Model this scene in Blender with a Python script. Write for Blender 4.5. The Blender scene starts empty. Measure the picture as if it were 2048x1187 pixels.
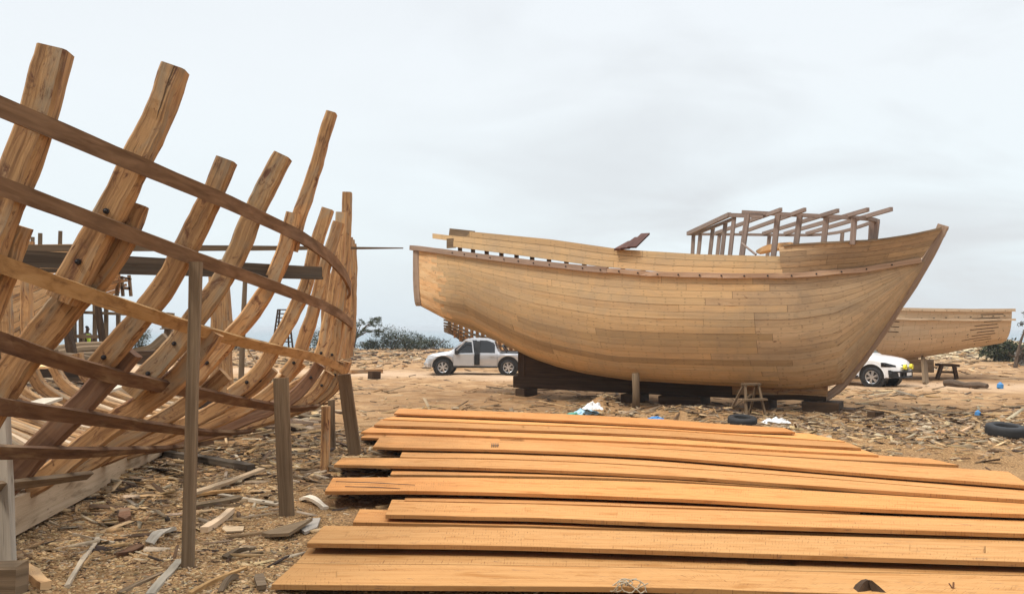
import bpy, math, random
import numpy as np
from mathutils import Vector, Matrix, noise as mnoise
random.seed(7); rng = np.random.default_rng(11)
sc = bpy.context.scene
COL = sc.collection
# ------------------------------------------------------------------ camera model
F = 1500.0; CH = 2.3
PIT = math.atan(62.5 / F); cp, sp = math.cos(PIT), math.sin(PIT)
EYE = np.array([0, 0, CH])
def V(*a): return np.array(a, float)
def proj(P):
    P = np.asarray(P, float); X = P[..., 0]; Y = P[..., 1]; Z = P[..., 2] - CH
    d = Y * cp + Z * sp; v = -Y * sp + Z * cp
    return np.stack([1024 + F * X / d, 593.5 - F * v / d], -1)
def ray(px, py):
    x = (px - 1024) / F; y = (593.5 - py) / F
    return V(x, cp - y * sp, sp + y * cp)
def on_plane(px, py, P0, n):
    d = ray(px, py); return EYE + d * (np.dot(P0 - EYE, n) / np.dot(d, n))
def at_z(px, py, z): return on_plane(px, py, V(0, 0, z), V(0, 0, 1))
def at_y(px, py, y): return on_plane(px, py, V(0, y, 0), V(0, 1, 0))
def nrm(v): v = np.asarray(v, float); return v / (np.linalg.norm(v) + 1e-12)
def smooth(pts, n):
    P = [np.asarray(p, float) for p in pts]
    P = [2 * P[0] - P[1]] + P + [2 * P[-1] - P[-2]]
    out = []
    for i in range(1, len(P) - 2):
        for k in range(n):
            t = k / n
            out.append(.5 * (2 * P[i] + (P[i+1] - P[i-1]) * t + (2*P[i-1] - 5*P[i] + 4*P[i+1] - P[i+2]) * t*t + (3*P[i] - P[i-1] - 3*P[i+1] + P[i+2]) * t**3))
    out.append(P[-2]); return out

# ------------------------------------------------------------------ ground relief
MOUNDS = []   # x, y, radius x, radius y, height
def mound_px(px, py, rx, ry, h):
    p = at_z(px, py, 0); MOUNDS.append((p[0], p[1], rx, ry, h))
mound_px(1205, 818, .5, .35, .38); mound_px(1340, 836, 1.3, .5, .22); mound_px(1440, 838, .8, .45, .20); mound_px(1130, 832, 1.6, .4, .10)
mound_px(640, 888, .9, 1.2, .10); mound_px(250, 960, .8, 1.6, .10); mound_px(1900, 872, 3, 1.2, .10); mound_px(30, 1120, .5, .4, .06)
def gz(x, y):
    x = np.asarray(x, float); y = np.asarray(y, float)
    r = np.sqrt(x * x + y * y)
    z = .025 * np.sin(x * 1.3 + .7 * np.sin(y * .9)) * np.cos(y * 1.1 + .3) + .015 * np.sin(x * 3.1 + y * 2.3) + .008 * np.sin(x * 6.7 - y * 5.1)
    z = z * np.clip((r - 3) / 4, .3, 1)
    for mx, my, rx, ry, h in MOUNDS:
        z = z + h * np.exp(-((x - mx) / rx) ** 2 - ((y - my) / ry) ** 2)
    far = np.clip((y - 45) / 25, 0, 1)
    z = z + far * (.12 * np.sin(x * .17 + 1) * np.cos(y * .23) + .10 * np.sin(x * .55 + y * .4) + .1 * np.sin(x * 1.3 - y))
    # pale dune rising on the right
    z = z + 1.0 * np.exp(-((x - 47) / 9) ** 2 - ((y - 74) / 9) ** 2) + .5 * np.exp(-((x - 52) / 14) ** 2 - ((y - 62) / 6) ** 2)
    edge = np.clip((y - 84) / 40, 0, 1)
    return z * (1 - edge) - 9 * edge * edge * (3 - 2 * edge)
def G(px, py):   # the ground point seen at a pixel
    p = at_z(px, py, 0)
    for _ in range(3): p = at_z(px, py, float(gz(p[0], p[1])))
    return p

# ------------------------------------------------------------------ materials
class NT:
    def __init__(s, m):
        m.use_nodes = True; s.t = m.node_tree; s.t.nodes.clear()
    def n(s, typ, **kw):
        nd = s.t.nodes.new(typ)
        for k, v in kw.items():
            if k.startswith('_'): setattr(nd, k[1:], v)
            else: s.inp(nd, k, v)
        return nd
    def inp(s, nd, k, v):
        k2 = int(k[1:]) if k[0] == 'i' and k[1:].isdigit() else k.replace('__', ' ')
        sock = nd.inputs[k2]
        if isinstance(v, bpy.types.NodeSocket): s.t.links.new(v, sock)
        else:
            if isinstance(v, (tuple, list)) and len(v) == 3 and sock.type == 'RGBA': v = (*v, 1)
            sock.default_value = v
    def noise(s, vec, scale, detail=4, rough=.55, dist=0):
        return s.n('ShaderNodeTexNoise', Vector=vec, Scale=scale, Detail=detail, Roughness=rough, Distortion=dist).outputs['Fac']
    def ramp(s, fac, stops):
        r = s.n('ShaderNodeValToRGB', Fac=fac); cr = r.color_ramp
        while len(cr.elements) < len(stops): cr.elements.new(.5)
        for e, (p, c) in zip(cr.elements, stops):
            e.position = p; e.color = (*c, 1) if isinstance(c, (tuple, list)) else (c, c, c, 1)
        return r.outputs['Color']
    def mix(s, f, a, b, mode='MIX'):
        m = s.n('ShaderNodeMix', _data_type='RGBA', _blend_type=mode)
        s.inp(m, 'i0', f); s.inp(m, 'i6', a); s.inp(m, 'i7', b); return m.outputs[2]
    def math(s, op, a, b=0., c=None):
        m = s.n('ShaderNodeMath', _operation=op); s.inp(m, 'i0', a); s.inp(m, 'i1', b)
        if c is not None: s.inp(m, 'i2', c)
        return m.outputs[0]
    def mapping(s, vec, scale=(1, 1, 1), rot=(0, 0, 0), loc=(0, 0, 0)):
        return s.n('ShaderNodeMapping', Vector=vec, Scale=scale, Rotation=rot, Location=loc).outputs[0]
    def finish(s, col, rough=.85, bump=None, bs=.4, bd=.01, metal=0., spec=.3, extra=None):
        b = s.n('ShaderNodeBsdfPrincipled', Roughness=rough, Metallic=metal)
        s.inp(b, 'Base Color', col); b.inputs['Specular IOR Level'].default_value = spec
        if extra:
            for k, v in extra.items(): s.inp(b, k, v)
        if bump is not None:
            bn = s.n('ShaderNodeBump', Strength=bs, Distance=bd, Height=bump); s.inp(b, 'Normal', bn.outputs[0])
        o = s.n('ShaderNodeOutputMaterial', Surface=b.outputs[0]); return o

def wood(name, stops, grain=(1.2, 26), patch=None, crack=.45, nails=False, saw=0., rough=.85, bump=.5, stain=None, var=.22, dust=None):
    m = bpy.data.materials.new(name); t = NT(m)
    uv = t.n('ShaderNodeUVMap', _uv_map='UVMap').outputs[0]
    g = t.noise(t.mapping(uv, (grain[0], grain[1], 1)), 1.0, 7, .62, .5)
    fine = t.noise(t.mapping(uv, (6, 160, 1)), 1.0, 3, .6, .3)
    col = t.ramp(g, stops)
    col = t.mix(t.math('MULTIPLY', fine, .5), col, t.mix(1, col, (.55, .5, .46), 'MULTIPLY'))
    if patch:   # second colour in large soft patches along the grain
        pn = t.noise(t.mapping(uv, (.9, 3.5, 1)), 1.3, 5, .6, .5)
        col = t.mix(t.ramp(pn, [(patch[1], 0), (patch[1] + .16, 1)]), col, patch[0])
    if stain:
        sn = t.noise(t.mapping(uv, (2.2, 5.5, 1)), 1.6, 6, .7, 1.2)
        col = t.mix(t.ramp(sn, [(stain[1], 0), (stain[1] + .1, 1)]), col, stain[0])
    ck = t.noise(t.mapping(uv, (1.1, 34, 1), loc=(3.3, 7.7, 0)), 1.0, 4, .6, .5)
    ckm = t.ramp(ck, [(.66, 0), (.72, 1)])
    col = t.mix(t.math('MULTIPLY', ckm, crack), col, (.04, .022, .012))
    # knots and worm holes
    vo = t.n('ShaderNodeTexVoronoi', Vector=t.mapping(uv, (2.2, 9, 1)), Scale=1.0, Randomness=1.0).outputs['Distance']
    col = t.mix(t.math('MULTIPLY', t.ramp(vo, [(.03, 1), (.13, 0)]), .55), col, (.06, .03, .018))
    if saw:
        sm = t.n('ShaderNodeTexWave', _wave_type='BANDS', _bands_direction='X', Vector=t.mapping(uv, (1, .12, 1), rot=(0, 0, .05)), Scale=10., Distortion=2.2, Detail=2., **{'Detail__Scale': 3.}).outputs['Fac']
        sf = t.noise(t.mapping(uv, (22, 9, 1)), 1.0, 3, .7)
        area = t.noise(t.mapping(uv, (.55, 2.2, 1)), 1.0, 3)
        f = t.math('MULTIPLY', t.ramp(sm, [(.70, 0), (.97, 1)]), t.math('MULTIPLY', t.ramp(sf, [(.50, 0), (.64, 1)]), t.ramp(area, [(.40, 0), (.56, 1)])))
        col = t.mix(t.math('MULTIPLY', f, saw), col, (.2, .075, .018))
    if nails:
        sx = t.n('ShaderNodeSeparateXYZ', Vector=uv).outputs
        fx = t.math('ABSOLUTE', t.math('SUBTRACT', t.math('FRACT', t.math('MULTIPLY', sx[0], 1.9)), .5))
        fy = t.math('ABSOLUTE', t.math('SUBTRACT', t.math('FRACT', t.math('MULTIPLY', sx[1], 11.)), .5))
        d = t.math('ADD', t.math('MULTIPLY', fx, fx), t.math('MULTIPLY', t.math('MULTIPLY', fy, fy), .035))
        col = t.mix(t.math('MULTIPLY', t.ramp(d, [(.0002, 1), (.0006, 0)]), .3), col, (.05, .03, .02))
    if dust:   # broad weathered areas that run across the planks
        wp = t.n('ShaderNodeNewGeometry').outputs['Position']
        wn = t.noise(t.mapping(wp, (.45, .45, .9)), 1.0, 7, .68, .8)
        col = t.mix(t.math('MULTIPLY', t.ramp(wn, [(.42, 0), (.62, 1)]), dust[1]), col, dust[0])
    at = t.n('ShaderNodeAttribute', _attribute_name='tint').outputs['Color']
    col = t.mix(1, col, at, 'MULTIPLY')
    oi = t.n('ShaderNodeObjectInfo').outputs['Random']
    hs = t.n('ShaderNodeHueSaturation', Saturation=1.0, Fac=1.0, Color=col, Value=t.math('ADD', t.math('MULTIPLY', oi, var), 1 - var / 2)).outputs[0]
    h = t.math('SUBTRACT', t.math('ADD', g, t.math('MULTIPLY', fine, .4)), t.math('MULTIPLY', ckm, .8))
    t.finish(hs, rough, h, bump, .012, spec=.22)
    return m
def plain(name, col, rough=.6, metal=0., spec=.4, nz=.12, scale=8., extra=None):
    m = bpy.data.materials.new(name); t = NT(m)
    tc = t.n('ShaderNodeTexCoord').outputs['Object']
    f = t.noise(tc, scale, 5, .65)
    c = t.mix(t.ramp(f, [(.3, 0), (.7, 1)]), tuple(x * (1 - nz) for x in col), tuple(min(1, x * (1 + nz)) for x in col))
    t.finish(c, rough, f, .1, .004, metal, spec, extra); return m
def tinted(name, rough=.85, nz=.35, scale=30., transl=False):   # colour comes from the mesh attribute, one colour per piece
    m = bpy.data.materials.new(name); t = NT(m)
    at = t.n('ShaderNodeAttribute', _attribute_name='tint').outputs['Color']
    f = t.noise(t.n('ShaderNodeTexCoord').outputs['Object'], scale, 4, .65)
    c = t.mix(t.math('MULTIPLY', t.ramp(f, [(.35, 1), (.65, 0)]), nz), at, (.05, .03, .02))
    t.finish(c, rough, f, .3, .004, spec=.2); return m

M = {}
M['rib'] = wood('weathered_rib_wood', [(.27, (.10, .048, .022)), (.40, (.29, .158, .072)), (.56, (.50, .295, .135)), (.8, (.38, .215, .10))], (1.0, 20), ((.30, .225, .145), .50), .8, stain=((.15, .07, .04), .55), var=.35, bump=1.)
M['ribdark'] = wood('dark_rib_wood', [(.25, (.12, .06, .036)), (.5, (.24, .125, .07)), (.75, (.38, .22, .115))], (1.0, 18), ((.22, .15, .10), .55), .6, var=.3, bump=.8)
M['band'] = wood('ribband_wood', [(.3, (.11, .062, .034)), (.55, (.235, .145, .083)), (.8, (.34, .22, .13))], (1.8, 14), ((.12, .07, .038), .54), .5, var=.2)
M['bandlight'] = wood('yellow_ribband_wood', [(.3, (.22, .115, .045)), (.5, (.46, .27, .11)), (.8, (.58, .38, .18))], (3.4, 9), ((.27, .15, .06), .56), .5, var=.1)
M['bandred'] = wood('red_ribband_wood', [(.3, (.075, .036, .018)), (.55, (.165, .088, .046)), (.8, (.27, .16, .085))], (1.6, 12), ((.25, .16, .088), .52), .5, var=.15)
M['grey'] = wood('grey_weathered_timber', [(.25, (.10, .068, .04)), (.5, (.205, .142, .085)), (.8, (.32, .23, .145))], (.9, 28), ((.20, .15, .10), .58), .5, var=.3)
M['palegrey'] = wood('pale_grey_timber', [(.25, (.36, .31, .25)), (.5, (.50, .44, .36)), (.8, (.60, .54, .45))], (.9, 22), ((.26, .2, .15), .62), .5, var=.2)
M['beam'] = wood('dark_beam_timber', [(.25, (.055, .042, .03)), (.5, (.115, .09, .065)), (.8, (.19, .15, .11))], (.6, 20), None, .45, var=.2)
M['keel'] = wood('keel_timber', [(.3, (.50, .37, .24)), (.55, (.66, .51, .35)), (.8, (.74, .60, .44))], (.7, 9), ((.24, .165, .10), .54), .5, stain=((.16, .10, .06), .62), var=.1)
M['plank'] = wood('fresh_sawn_plank', [(.2, (.37, .155, .042)), (.40, (.58, .265, .083)), (.58, (.655, .325, .112)), (.85, (.48, .205, .058))], (.6, 13), ((.41, .165, .04), .53), .28, saw=.85, stain=((.30, .15, .065), .60), var=.14, bump=.25)
M['hull'] = wood('hull_planking', [(.25, (.56, .37, .185)), (.5, (.72, .495, .26)), (.8, (.79, .56, .31))], (.45, 14), ((.58, .385, .205), .58), .5, nails=True, stain=((.30, .19, .11), .66), var=0., dust=((.44, .335, .22), .55))
M['hullold'] = wood('weathered_bow_planking', [(.25, (.47, .325, .18)), (.5, (.65, .465, .275)), (.8, (.72, .535, .335))], (.6, 12), ((.48, .345, .215), .54), .6, nails=True, stain=((.24, .15, .09), .60), var=0., dust=((.36, .275, .185), .65))
M['raw'] = wood('raw_stern_timber', [(.25, (.50, .25, .10)), (.5, (.86, .54, .27)), (.8, (.9, .66, .38))], (1.4, 6), ((.50, .32, .19), .56), .6, stain=((.28, .19, .13), .60), var=0.)
M['rail'] = wood('rail_timber', [(.25, (.26, .175, .125)), (.5, (.40, .285, .205)), (.8, (.52, .385, .28))], (.7, 16), ((.45, .32, .2), .6), .5, var=.1)
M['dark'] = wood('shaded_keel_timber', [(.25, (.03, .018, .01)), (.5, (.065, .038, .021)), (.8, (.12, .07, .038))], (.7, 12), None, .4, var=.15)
M['hullpale'] = wood('pale_hull_planking', [(.25, (.58, .42, .265)), (.5, (.68, .51, .335)), (.8, (.73, .57, .39))], (.5, 10), ((.57, .42, .275), .6), .35, nails=True, stain=((.36, .22, .13), .73), var=0.)
M['cabin'] = wood('deckhouse_timber', [(.25, (.20, .15, .125)), (.5, (.30, .23, .195)), (.8, (.40, .32, .27))], (.8, 20), None, .4, var=.2)
M['redboard'] = wood('dark_red_board', [(.25, (.12, .05, .035)), (.5, (.20, .085, .06)), (.8, (.28, .13, .09))], (.8, 14), None, .4, var=.2)
M['tint'] = tinted('scrap_wood'); M['chip'] = tinted('wood_chip', nz=.15)
M['bolt'] = plain('black_iron_bolt', (.035, .033, .035), .45, .6)
M['tyre'] = plain('tyre_rubber', (.022, .022, .023), .75)
M['silver'] = plain('silver_paint', (.50, .50, .51), .3, .55, nz=.03, extra={'Coat Weight': .6})
M['white'] = plain('white_paint', (.82, .83, .84), .3, 0, nz=.03, extra={'Coat Weight': .6})
M['glass'] = plain('dark_car_glass', (.012, .013, .015), .06, 0, .6, nz=0)
M['paleglass'] = plain('windscreen_glass', (.17, .21, .21), .06, 0, .7, nz=0)
M['black'] = plain('black_plastic', (.02, .02, .021), .5)
M['alloy'] = plain('alloy_rim', (.62, .62, .63), .3, .8, nz=.03)
M['lamp'] = plain('lamp_lens', (.55, .57, .6), .15, .2, .6, nz=.1)
M['yellow'] = plain('yellow_lamp_cover', (.85, .75, .03), .4, nz=.05)
M['plate'] = plain('number_plate', (.75, .76, .76), .5, nz=.05, scale=40)
M['blue'] = plain('blue_plastic', (.06, .22, .48), .4)
M['cloth'] = plain('pale_blue_plastic_sheet', (.42, .62, .74), .5)
M['green'] = plain('green_plastic_sheet', (.08, .30, .22), .5)
M['whitebag'] = plain('white_plastic_bag', (.75, .74, .72), .6)
M['rope'] = plain('pale_rope', (.36, .29, .20), .9, scale=60, nz=.3)
M['vest'] = plain('hi_vis_vest', (.55, .85, .06), .6)
M['skin'] = plain('dark_skin', (.10, .055, .035), .55)
M['hair'] = plain('black_hair', (.012, .01, .01), .8)
M['trouser'] = plain('dark_work_trousers', (.03, .035, .05), .8)
M['bark'] = wood('bark_brown', [(.25, (.05, .035, .025)), (.5, (.12, .085, .06)), (.8, (.2, .15, .11))], (3, 8), None, .6, var=.2)
M['leaf'] = tinted('leaf_green', .6, .3, 3.)

# ------------------------------------------------------------------ mesh builder
class MB:
    def __init__(s): s.v = []; s.f = []; s.uv = []; s.c = []
    def face(s, idx, uvs, tint=(1, 1, 1)): s.f.append(idx); s.uv.append(uvs); s.c.append(tint)
    def sweep(s, pts, N, w, t, ch=0., jit=0., tint=(1, 1, 1), caps=True, W=None):
        """bar along pts; N = thickness direction(s), width direction = tangent x N (or W)"""
        pts = [np.asarray(p, float) for p in pts]; n = len(pts)
        N = [np.asarray(N, float)] * n if np.ndim(N) == 1 else N
        w = [w] * n if np.ndim(w) == 0 else w; t = [t] * n if np.ndim(t) == 0 else t
        uo = random.uniform(0, 50), random.uniform(0, 50)
        base = len(s.v); L = 0.; us = []; k = 8 if ch else 4; ph = random.uniform(0, 99)
        for i in range(n):
            T = nrm(pts[min(i + 1, n - 1)] - pts[max(i - 1, 0)])
            if i: L += np.linalg.norm(pts[i] - pts[i-1])
            us.append(L)
            if W is None: wd = nrm(np.cross(T, N[i])); td = nrm(np.cross(wd, T))
            else: wd = nrm(W[i] if np.ndim(W) == 2 or isinstance(W, list) else W); td = nrm(N[i])
            hw, ht = w[i] / 2, t[i] / 2
            if ch:
                c = min(ch, hw * .6, ht * .6)
                sec = [(-hw, -ht + c), (-hw + c, -ht), (hw - c, -ht), (hw, -ht + c), (hw, ht - c), (hw - c, ht), (-hw + c, ht), (-hw, ht - c)]
            else: sec = [(-hw, -ht), (hw, -ht), (hw, ht), (-hw, ht)]
            for q, (a, b) in enumerate(sec):
                if jit:
                    qq = (q // 2) * 2 if ch else q
                    a += jit * (mnoise.noise(Vector((L * 2.1 + ph, qq * 3.7, 1.))) + .35 * mnoise.noise(Vector((L * 7 + ph, qq * 5.3, 7.))))
                    b += jit * (mnoise.noise(Vector((L * 2.3 + ph, qq * 4.1, 5.))) + .35 * mnoise.noise(Vector((L * 8 + ph, qq * 2.9, 9.))))
                s.v.append(pts[i] + wd * a + td * b)
        per = [0.]
        for q in range(k):
            per.append(per[-1] + float(np.linalg.norm(s.v[base + (q + 1) % k] - s.v[base + q])))
        for i in range(n - 1):
            for q in range(k):
                a = base + i * k + q; b = base + i * k + (q + 1) % k
                s.face((a, b, b + k, a + k), [(us[i] + uo[0], per[q] + uo[1]), (us[i] + uo[0], per[q+1] + uo[1]), (us[i+1] + uo[0], per[q+1] + uo[1]), (us[i+1] + uo[0], per[q] + uo[1])], tint)
        if caps:
            for e, rev in ((0, True), (n - 1, False)):
                ids = [base + e * k + q for q in range(k)]
                if rev: ids = ids[::-1]
                o = s.v[ids[0]]; s.face(tuple(ids), [(uo[0] + .12 * float(np.dot(s.v[j] - o, [1, .3, .2])), uo[1] + .5 * float(np.dot(s.v[j] - o, [.2, .2, 1]))) for j in ids], tint)
        return s
    def bar(s, a, b, w, t, up=(0, 0, 1), **k):
        a = np.asarray(a, float); b = np.asarray(b, float)
        up = np.asarray(up, float)
        if abs(np.dot(nrm(b - a), nrm(up))) > .97: up = V(0, 1, 0)
        n = k.pop('n', 2)
        return s.sweep([a + (b - a) * i / (n - 1) for i in range(n)], up, w, t, **k)
    def box(s, c, sx, sy, sz, rz=0., tint=(1, 1, 1), ch=0., jit=0.):
        c = np.asarray(c, float); d = V(math.cos(rz), math.sin(rz), 0)
        return s.sweep([c - d * sx / 2, c + d * sx / 2], V(0, 0, 1), sy, sz, tint=tint, ch=ch, jit=jit)
    def tube(s, pts, r, k=8, tint=(1, 1, 1), caps=True):
        pts = [np.asarray(p, float) for p in pts]; n = len(pts); r = [r] * n if np.ndim(r) == 0 else r
        base = len(s.v); L = 0; us = []
        T0 = nrm(pts[-1] - pts[0]); ref = V(0, 0, 1) if abs(T0[2]) < .9 else V(1, 0, 0)
        for i in range(n):
            T = nrm(pts[min(i + 1, n - 1)] - pts[max(i - 1, 0)])
            if i: L += np.linalg.norm(pts[i] - pts[i-1])
            us.append(L); A = nrm(np.cross(T, ref)); B = np.cross(A, T)
            for q in range(k):
                th = 2 * math.pi * q / k; s.v.append(pts[i] + (A * math.cos(th) + B * math.sin(th)) * r[i])
        c = 2 * math.pi * max(r) / k
        for i in range(n - 1):
            for q in range(k):
                a = base + i * k + q; b = base + i * k + (q + 1) % k
                s.face((a, a + k, b + k, b), [(us[i], q * c), (us[i+1], q * c), (us[i+1], q * c + c), (us[i], q * c + c)], tint)
        if caps:
            for e in (0, n - 1):
                ids = [base + e * k + q for q in range(k)]; ids = ids if e == 0 else ids[::-1]
                s.face(tuple(ids), [(math.cos(q), math.sin(q)) for q in range(k)], tint)
        return s
    def grid(s, P, tint=(1, 1, 1), uv=None, flip=False):
        """P[i][j] points"""
        base = len(s.v); ni, nj = len(P), len(P[0])
        for row in P:
            for p in row: s.v.append(np.asarray(p, float))
        uo = random.uniform(0, 40), random.uniform(0, 40)
        U = np.zeros((ni, nj, 2)); A = np.array([[np.asarray(p, float) for p in r] for r in P])
        U[1:, :, 0] = np.cumsum(np.linalg.norm(A[1:] - A[:-1], axis=2).mean(1))[:, None]
        U[:, 1:, 1] = np.cumsum(np.linalg.norm(A[:, 1:] - A[:, :-1], axis=2).mean(0))[None, :]
        U += uo
        for i in range(ni - 1):
            for j in range(nj - 1):
                ids = [base + i * nj + j, base + (i + 1) * nj + j, base + (i + 1) * nj + j + 1, base + i * nj + j + 1]
                u = [tuple(U[i, j]), tuple(U[i+1, j]), tuple(U[i+1, j+1]), tuple(U[i, j+1])]
                if flip: ids.reverse(); u.reverse()
                s.face(tuple(ids), u, tint)
        return s
    def ball(s, c, r, k=8, tint=(1, 1, 1), sq=(1, 1, 1)):
        c = np.asarray(c, float)
        P = [[c + V(math.sin(a) * math.cos(b) * r * sq[0], math.sin(a) * math.sin(b) * r * sq[1], math.cos(a) * r * sq[2]) for b in np.linspace(0, 2 * math.pi, k + 1)] for a in np.linspace(.001, math.pi - .001, k // 2 + 2)]
        return s.grid(P, tint, flip=False)
    def build(s, name, mat, parent=None, sm=False, origin=None):
        me = bpy.data.meshes.new(name)
        o = bpy.data.objects.new(name, me); COL.objects.link(o)
        A = np.array(s.v)
        if parent is not None:
            o.parent = parent; Mi = np.array(parent.matrix_basis.inverted())
            A = A @ Mi[:3, :3].T + Mi[:3, 3]
        elif origin is not False:
            og = V((A[:, 0].min() + A[:, 0].max()) / 2, (A[:, 1].min() + A[:, 1].max()) / 2, A[:, 2].min()) if origin is None else np.asarray(origin, float)
            o.location = og; A = A - og
        me.from_pydata(A.tolist(), [], s.f)
        uvl = me.uv_layers.new(name='UVMap'); fl = [c for u in s.uv for q in u for c in q]; uvl.data.foreach_set('uv', fl)
        at = me.color_attributes.new('tint', 'FLOAT_COLOR', 'CORNER')
        cl = []
        for f, c in zip(s.f, s.c): cl += [c[0], c[1], c[2], 1.] * len(f)
        at.data.foreach_set('color', cl)
        me.materials.append(mat)
        if sm: me.polygons.foreach_set('use_smooth', [True] * len(me.polygons))
        me.update(); return o
def tag(o, label, cat, group=None, kind=None):
    if label: o['label'] = label
    if cat: o['category'] = cat
    if group: o['group'] = group
    if kind: o['kind'] = kind
    return o
def empty(name, loc, label, cat, group=None, rz=0):
    o = bpy.data.objects.new(name, None); COL.objects.link(o); o.location = loc; o.rotation_euler = (0, 0, rz); o.empty_display_size = .3
    o.matrix_basis = Matrix.Translation(Vector([float(c) for c in loc])) @ Matrix.Rotation(rz, 4, 'Z')
    return tag(o, label, cat, group)
def rt(lo=.85, hi=1.12, warm=.05):
    v = random.uniform(lo, hi); w = random.uniform(-warm, warm); return (v * (1 + w), v, v * (1 - w))
exec_parts = []
# ------------------------------------------------------------------ sky, sun, camera
SUN_EL, SUN_AZ = math.radians(58), math.radians(238)    # azimuth clockwise from +Y: behind the camera, a little left
w = bpy.data.worlds.new('World'); sc.world = w; t = NT(w)
sky = t.n('ShaderNodeTexSky', _sky_type='NISHITA', _sun_disc=False)
sky.sun_elevation = SUN_EL; sky.sun_rotation = SUN_AZ; sky.dust_density = 3.0; sky.air_density = 1.2
dirv = t.n('ShaderNodeTexCoord').outputs['Generated']
sx = t.n('ShaderNodeSeparateXYZ', Vector=dirv).outputs
den = t.math('ADD', t.math('MAXIMUM', sx[2], 0.), .30)
pl = t.n('ShaderNodeCombineXYZ', X=t.math('DIVIDE', sx[0], den), Y=t.math('DIVIDE', sx[1], den), Z=.35).outputs[0]
n1 = t.noise(t.mapping(pl, (1.0, 1.5, 1), loc=(2.35, .4, 0)), 1.5, 6, .52, .5)
n2 = t.noise(t.mapping(pl, (1.0, 1.3, 1), loc=(7.1, 3.3, 0)), .8, 3, .5, .2)
right = t.ramp(t.math('ADD', t.math('MULTIPLY', sx[0], .8), .5), [(.28, .12), (.75, 1.)])
cm = t.math('MULTIPLY', t.ramp(t.math('ADD', t.math('MULTIPLY', n1, .65), t.math('MULTIPLY', n2, .35)), [(.42, 0), (.60, 1)]), right)
base = t.ramp(sx[2], [(0, (.485, .55, .592)), (.10, (.548, .600, .620)), (.30, (.570, .602, .622)), (.55, (.572, .594, .622))])
col = t.mix(cm, base, (.462, .480, .496))
zen = t.math('ADD', 1., t.math('MULTIPLY', t.ramp(sx[2], [(.48, 0), (.84, 1)]), 2.0))
zen = t.math('MULTIPLY', zen, t.ramp(t.math('ADD', t.math('MULTIPLY', sx[1], .5), .5), [(.22, .62), (.60, 1)]))
col = t.mix(1, col, t.n('ShaderNodeCombineXYZ', X=zen, Y=zen, Z=zen).outputs[0], 'MULTIPLY')
bg1 = t.n('ShaderNodeBackground', Color=sky.outputs[0], Strength=.07).outputs[0]
bg2 = t.n('ShaderNodeBackground', Color=col, Strength=1.0).outputs[0]
mx = t.n('ShaderNodeMixShader', i0=.93, i1=bg1, i2=bg2).outputs[0]
t.n('ShaderNodeOutputWorld', Surface=mx)
sd = bpy.data.lights.new('sun', 'SUN'); so = bpy.data.objects.new('sun', sd); COL.objects.link(so)
sd.energy = 1.5; sd.angle = math.radians(11); sd.color = (1, .93, .82)
so.location = (0, 0, 40)
dv = Vector((math.sin(SUN_AZ) * math.cos(SUN_EL), math.cos(SUN_AZ) * math.cos(SUN_EL), math.sin(SUN_EL)))
so.rotation_euler = dv.to_track_quat('Z', 'Y').to_euler()
cd = bpy.data.cameras.new('camera'); co = bpy.data.objects.new('camera', cd); COL.objects.link(co)
cd.sensor_width = 36; cd.lens = F / 2048 * 36; cd.clip_start = .1; cd.clip_end = 60000
co.location = (0, 0, CH); co.rotation_euler = (math.pi / 2 + PIT, 0, 0); sc.camera = co
sc.view_settings.view_transform = 'Standard'; sc.view_settings.look = 'None'; sc.view_settings.exposure = .72; sc.view_settings.gamma = 1

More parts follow.
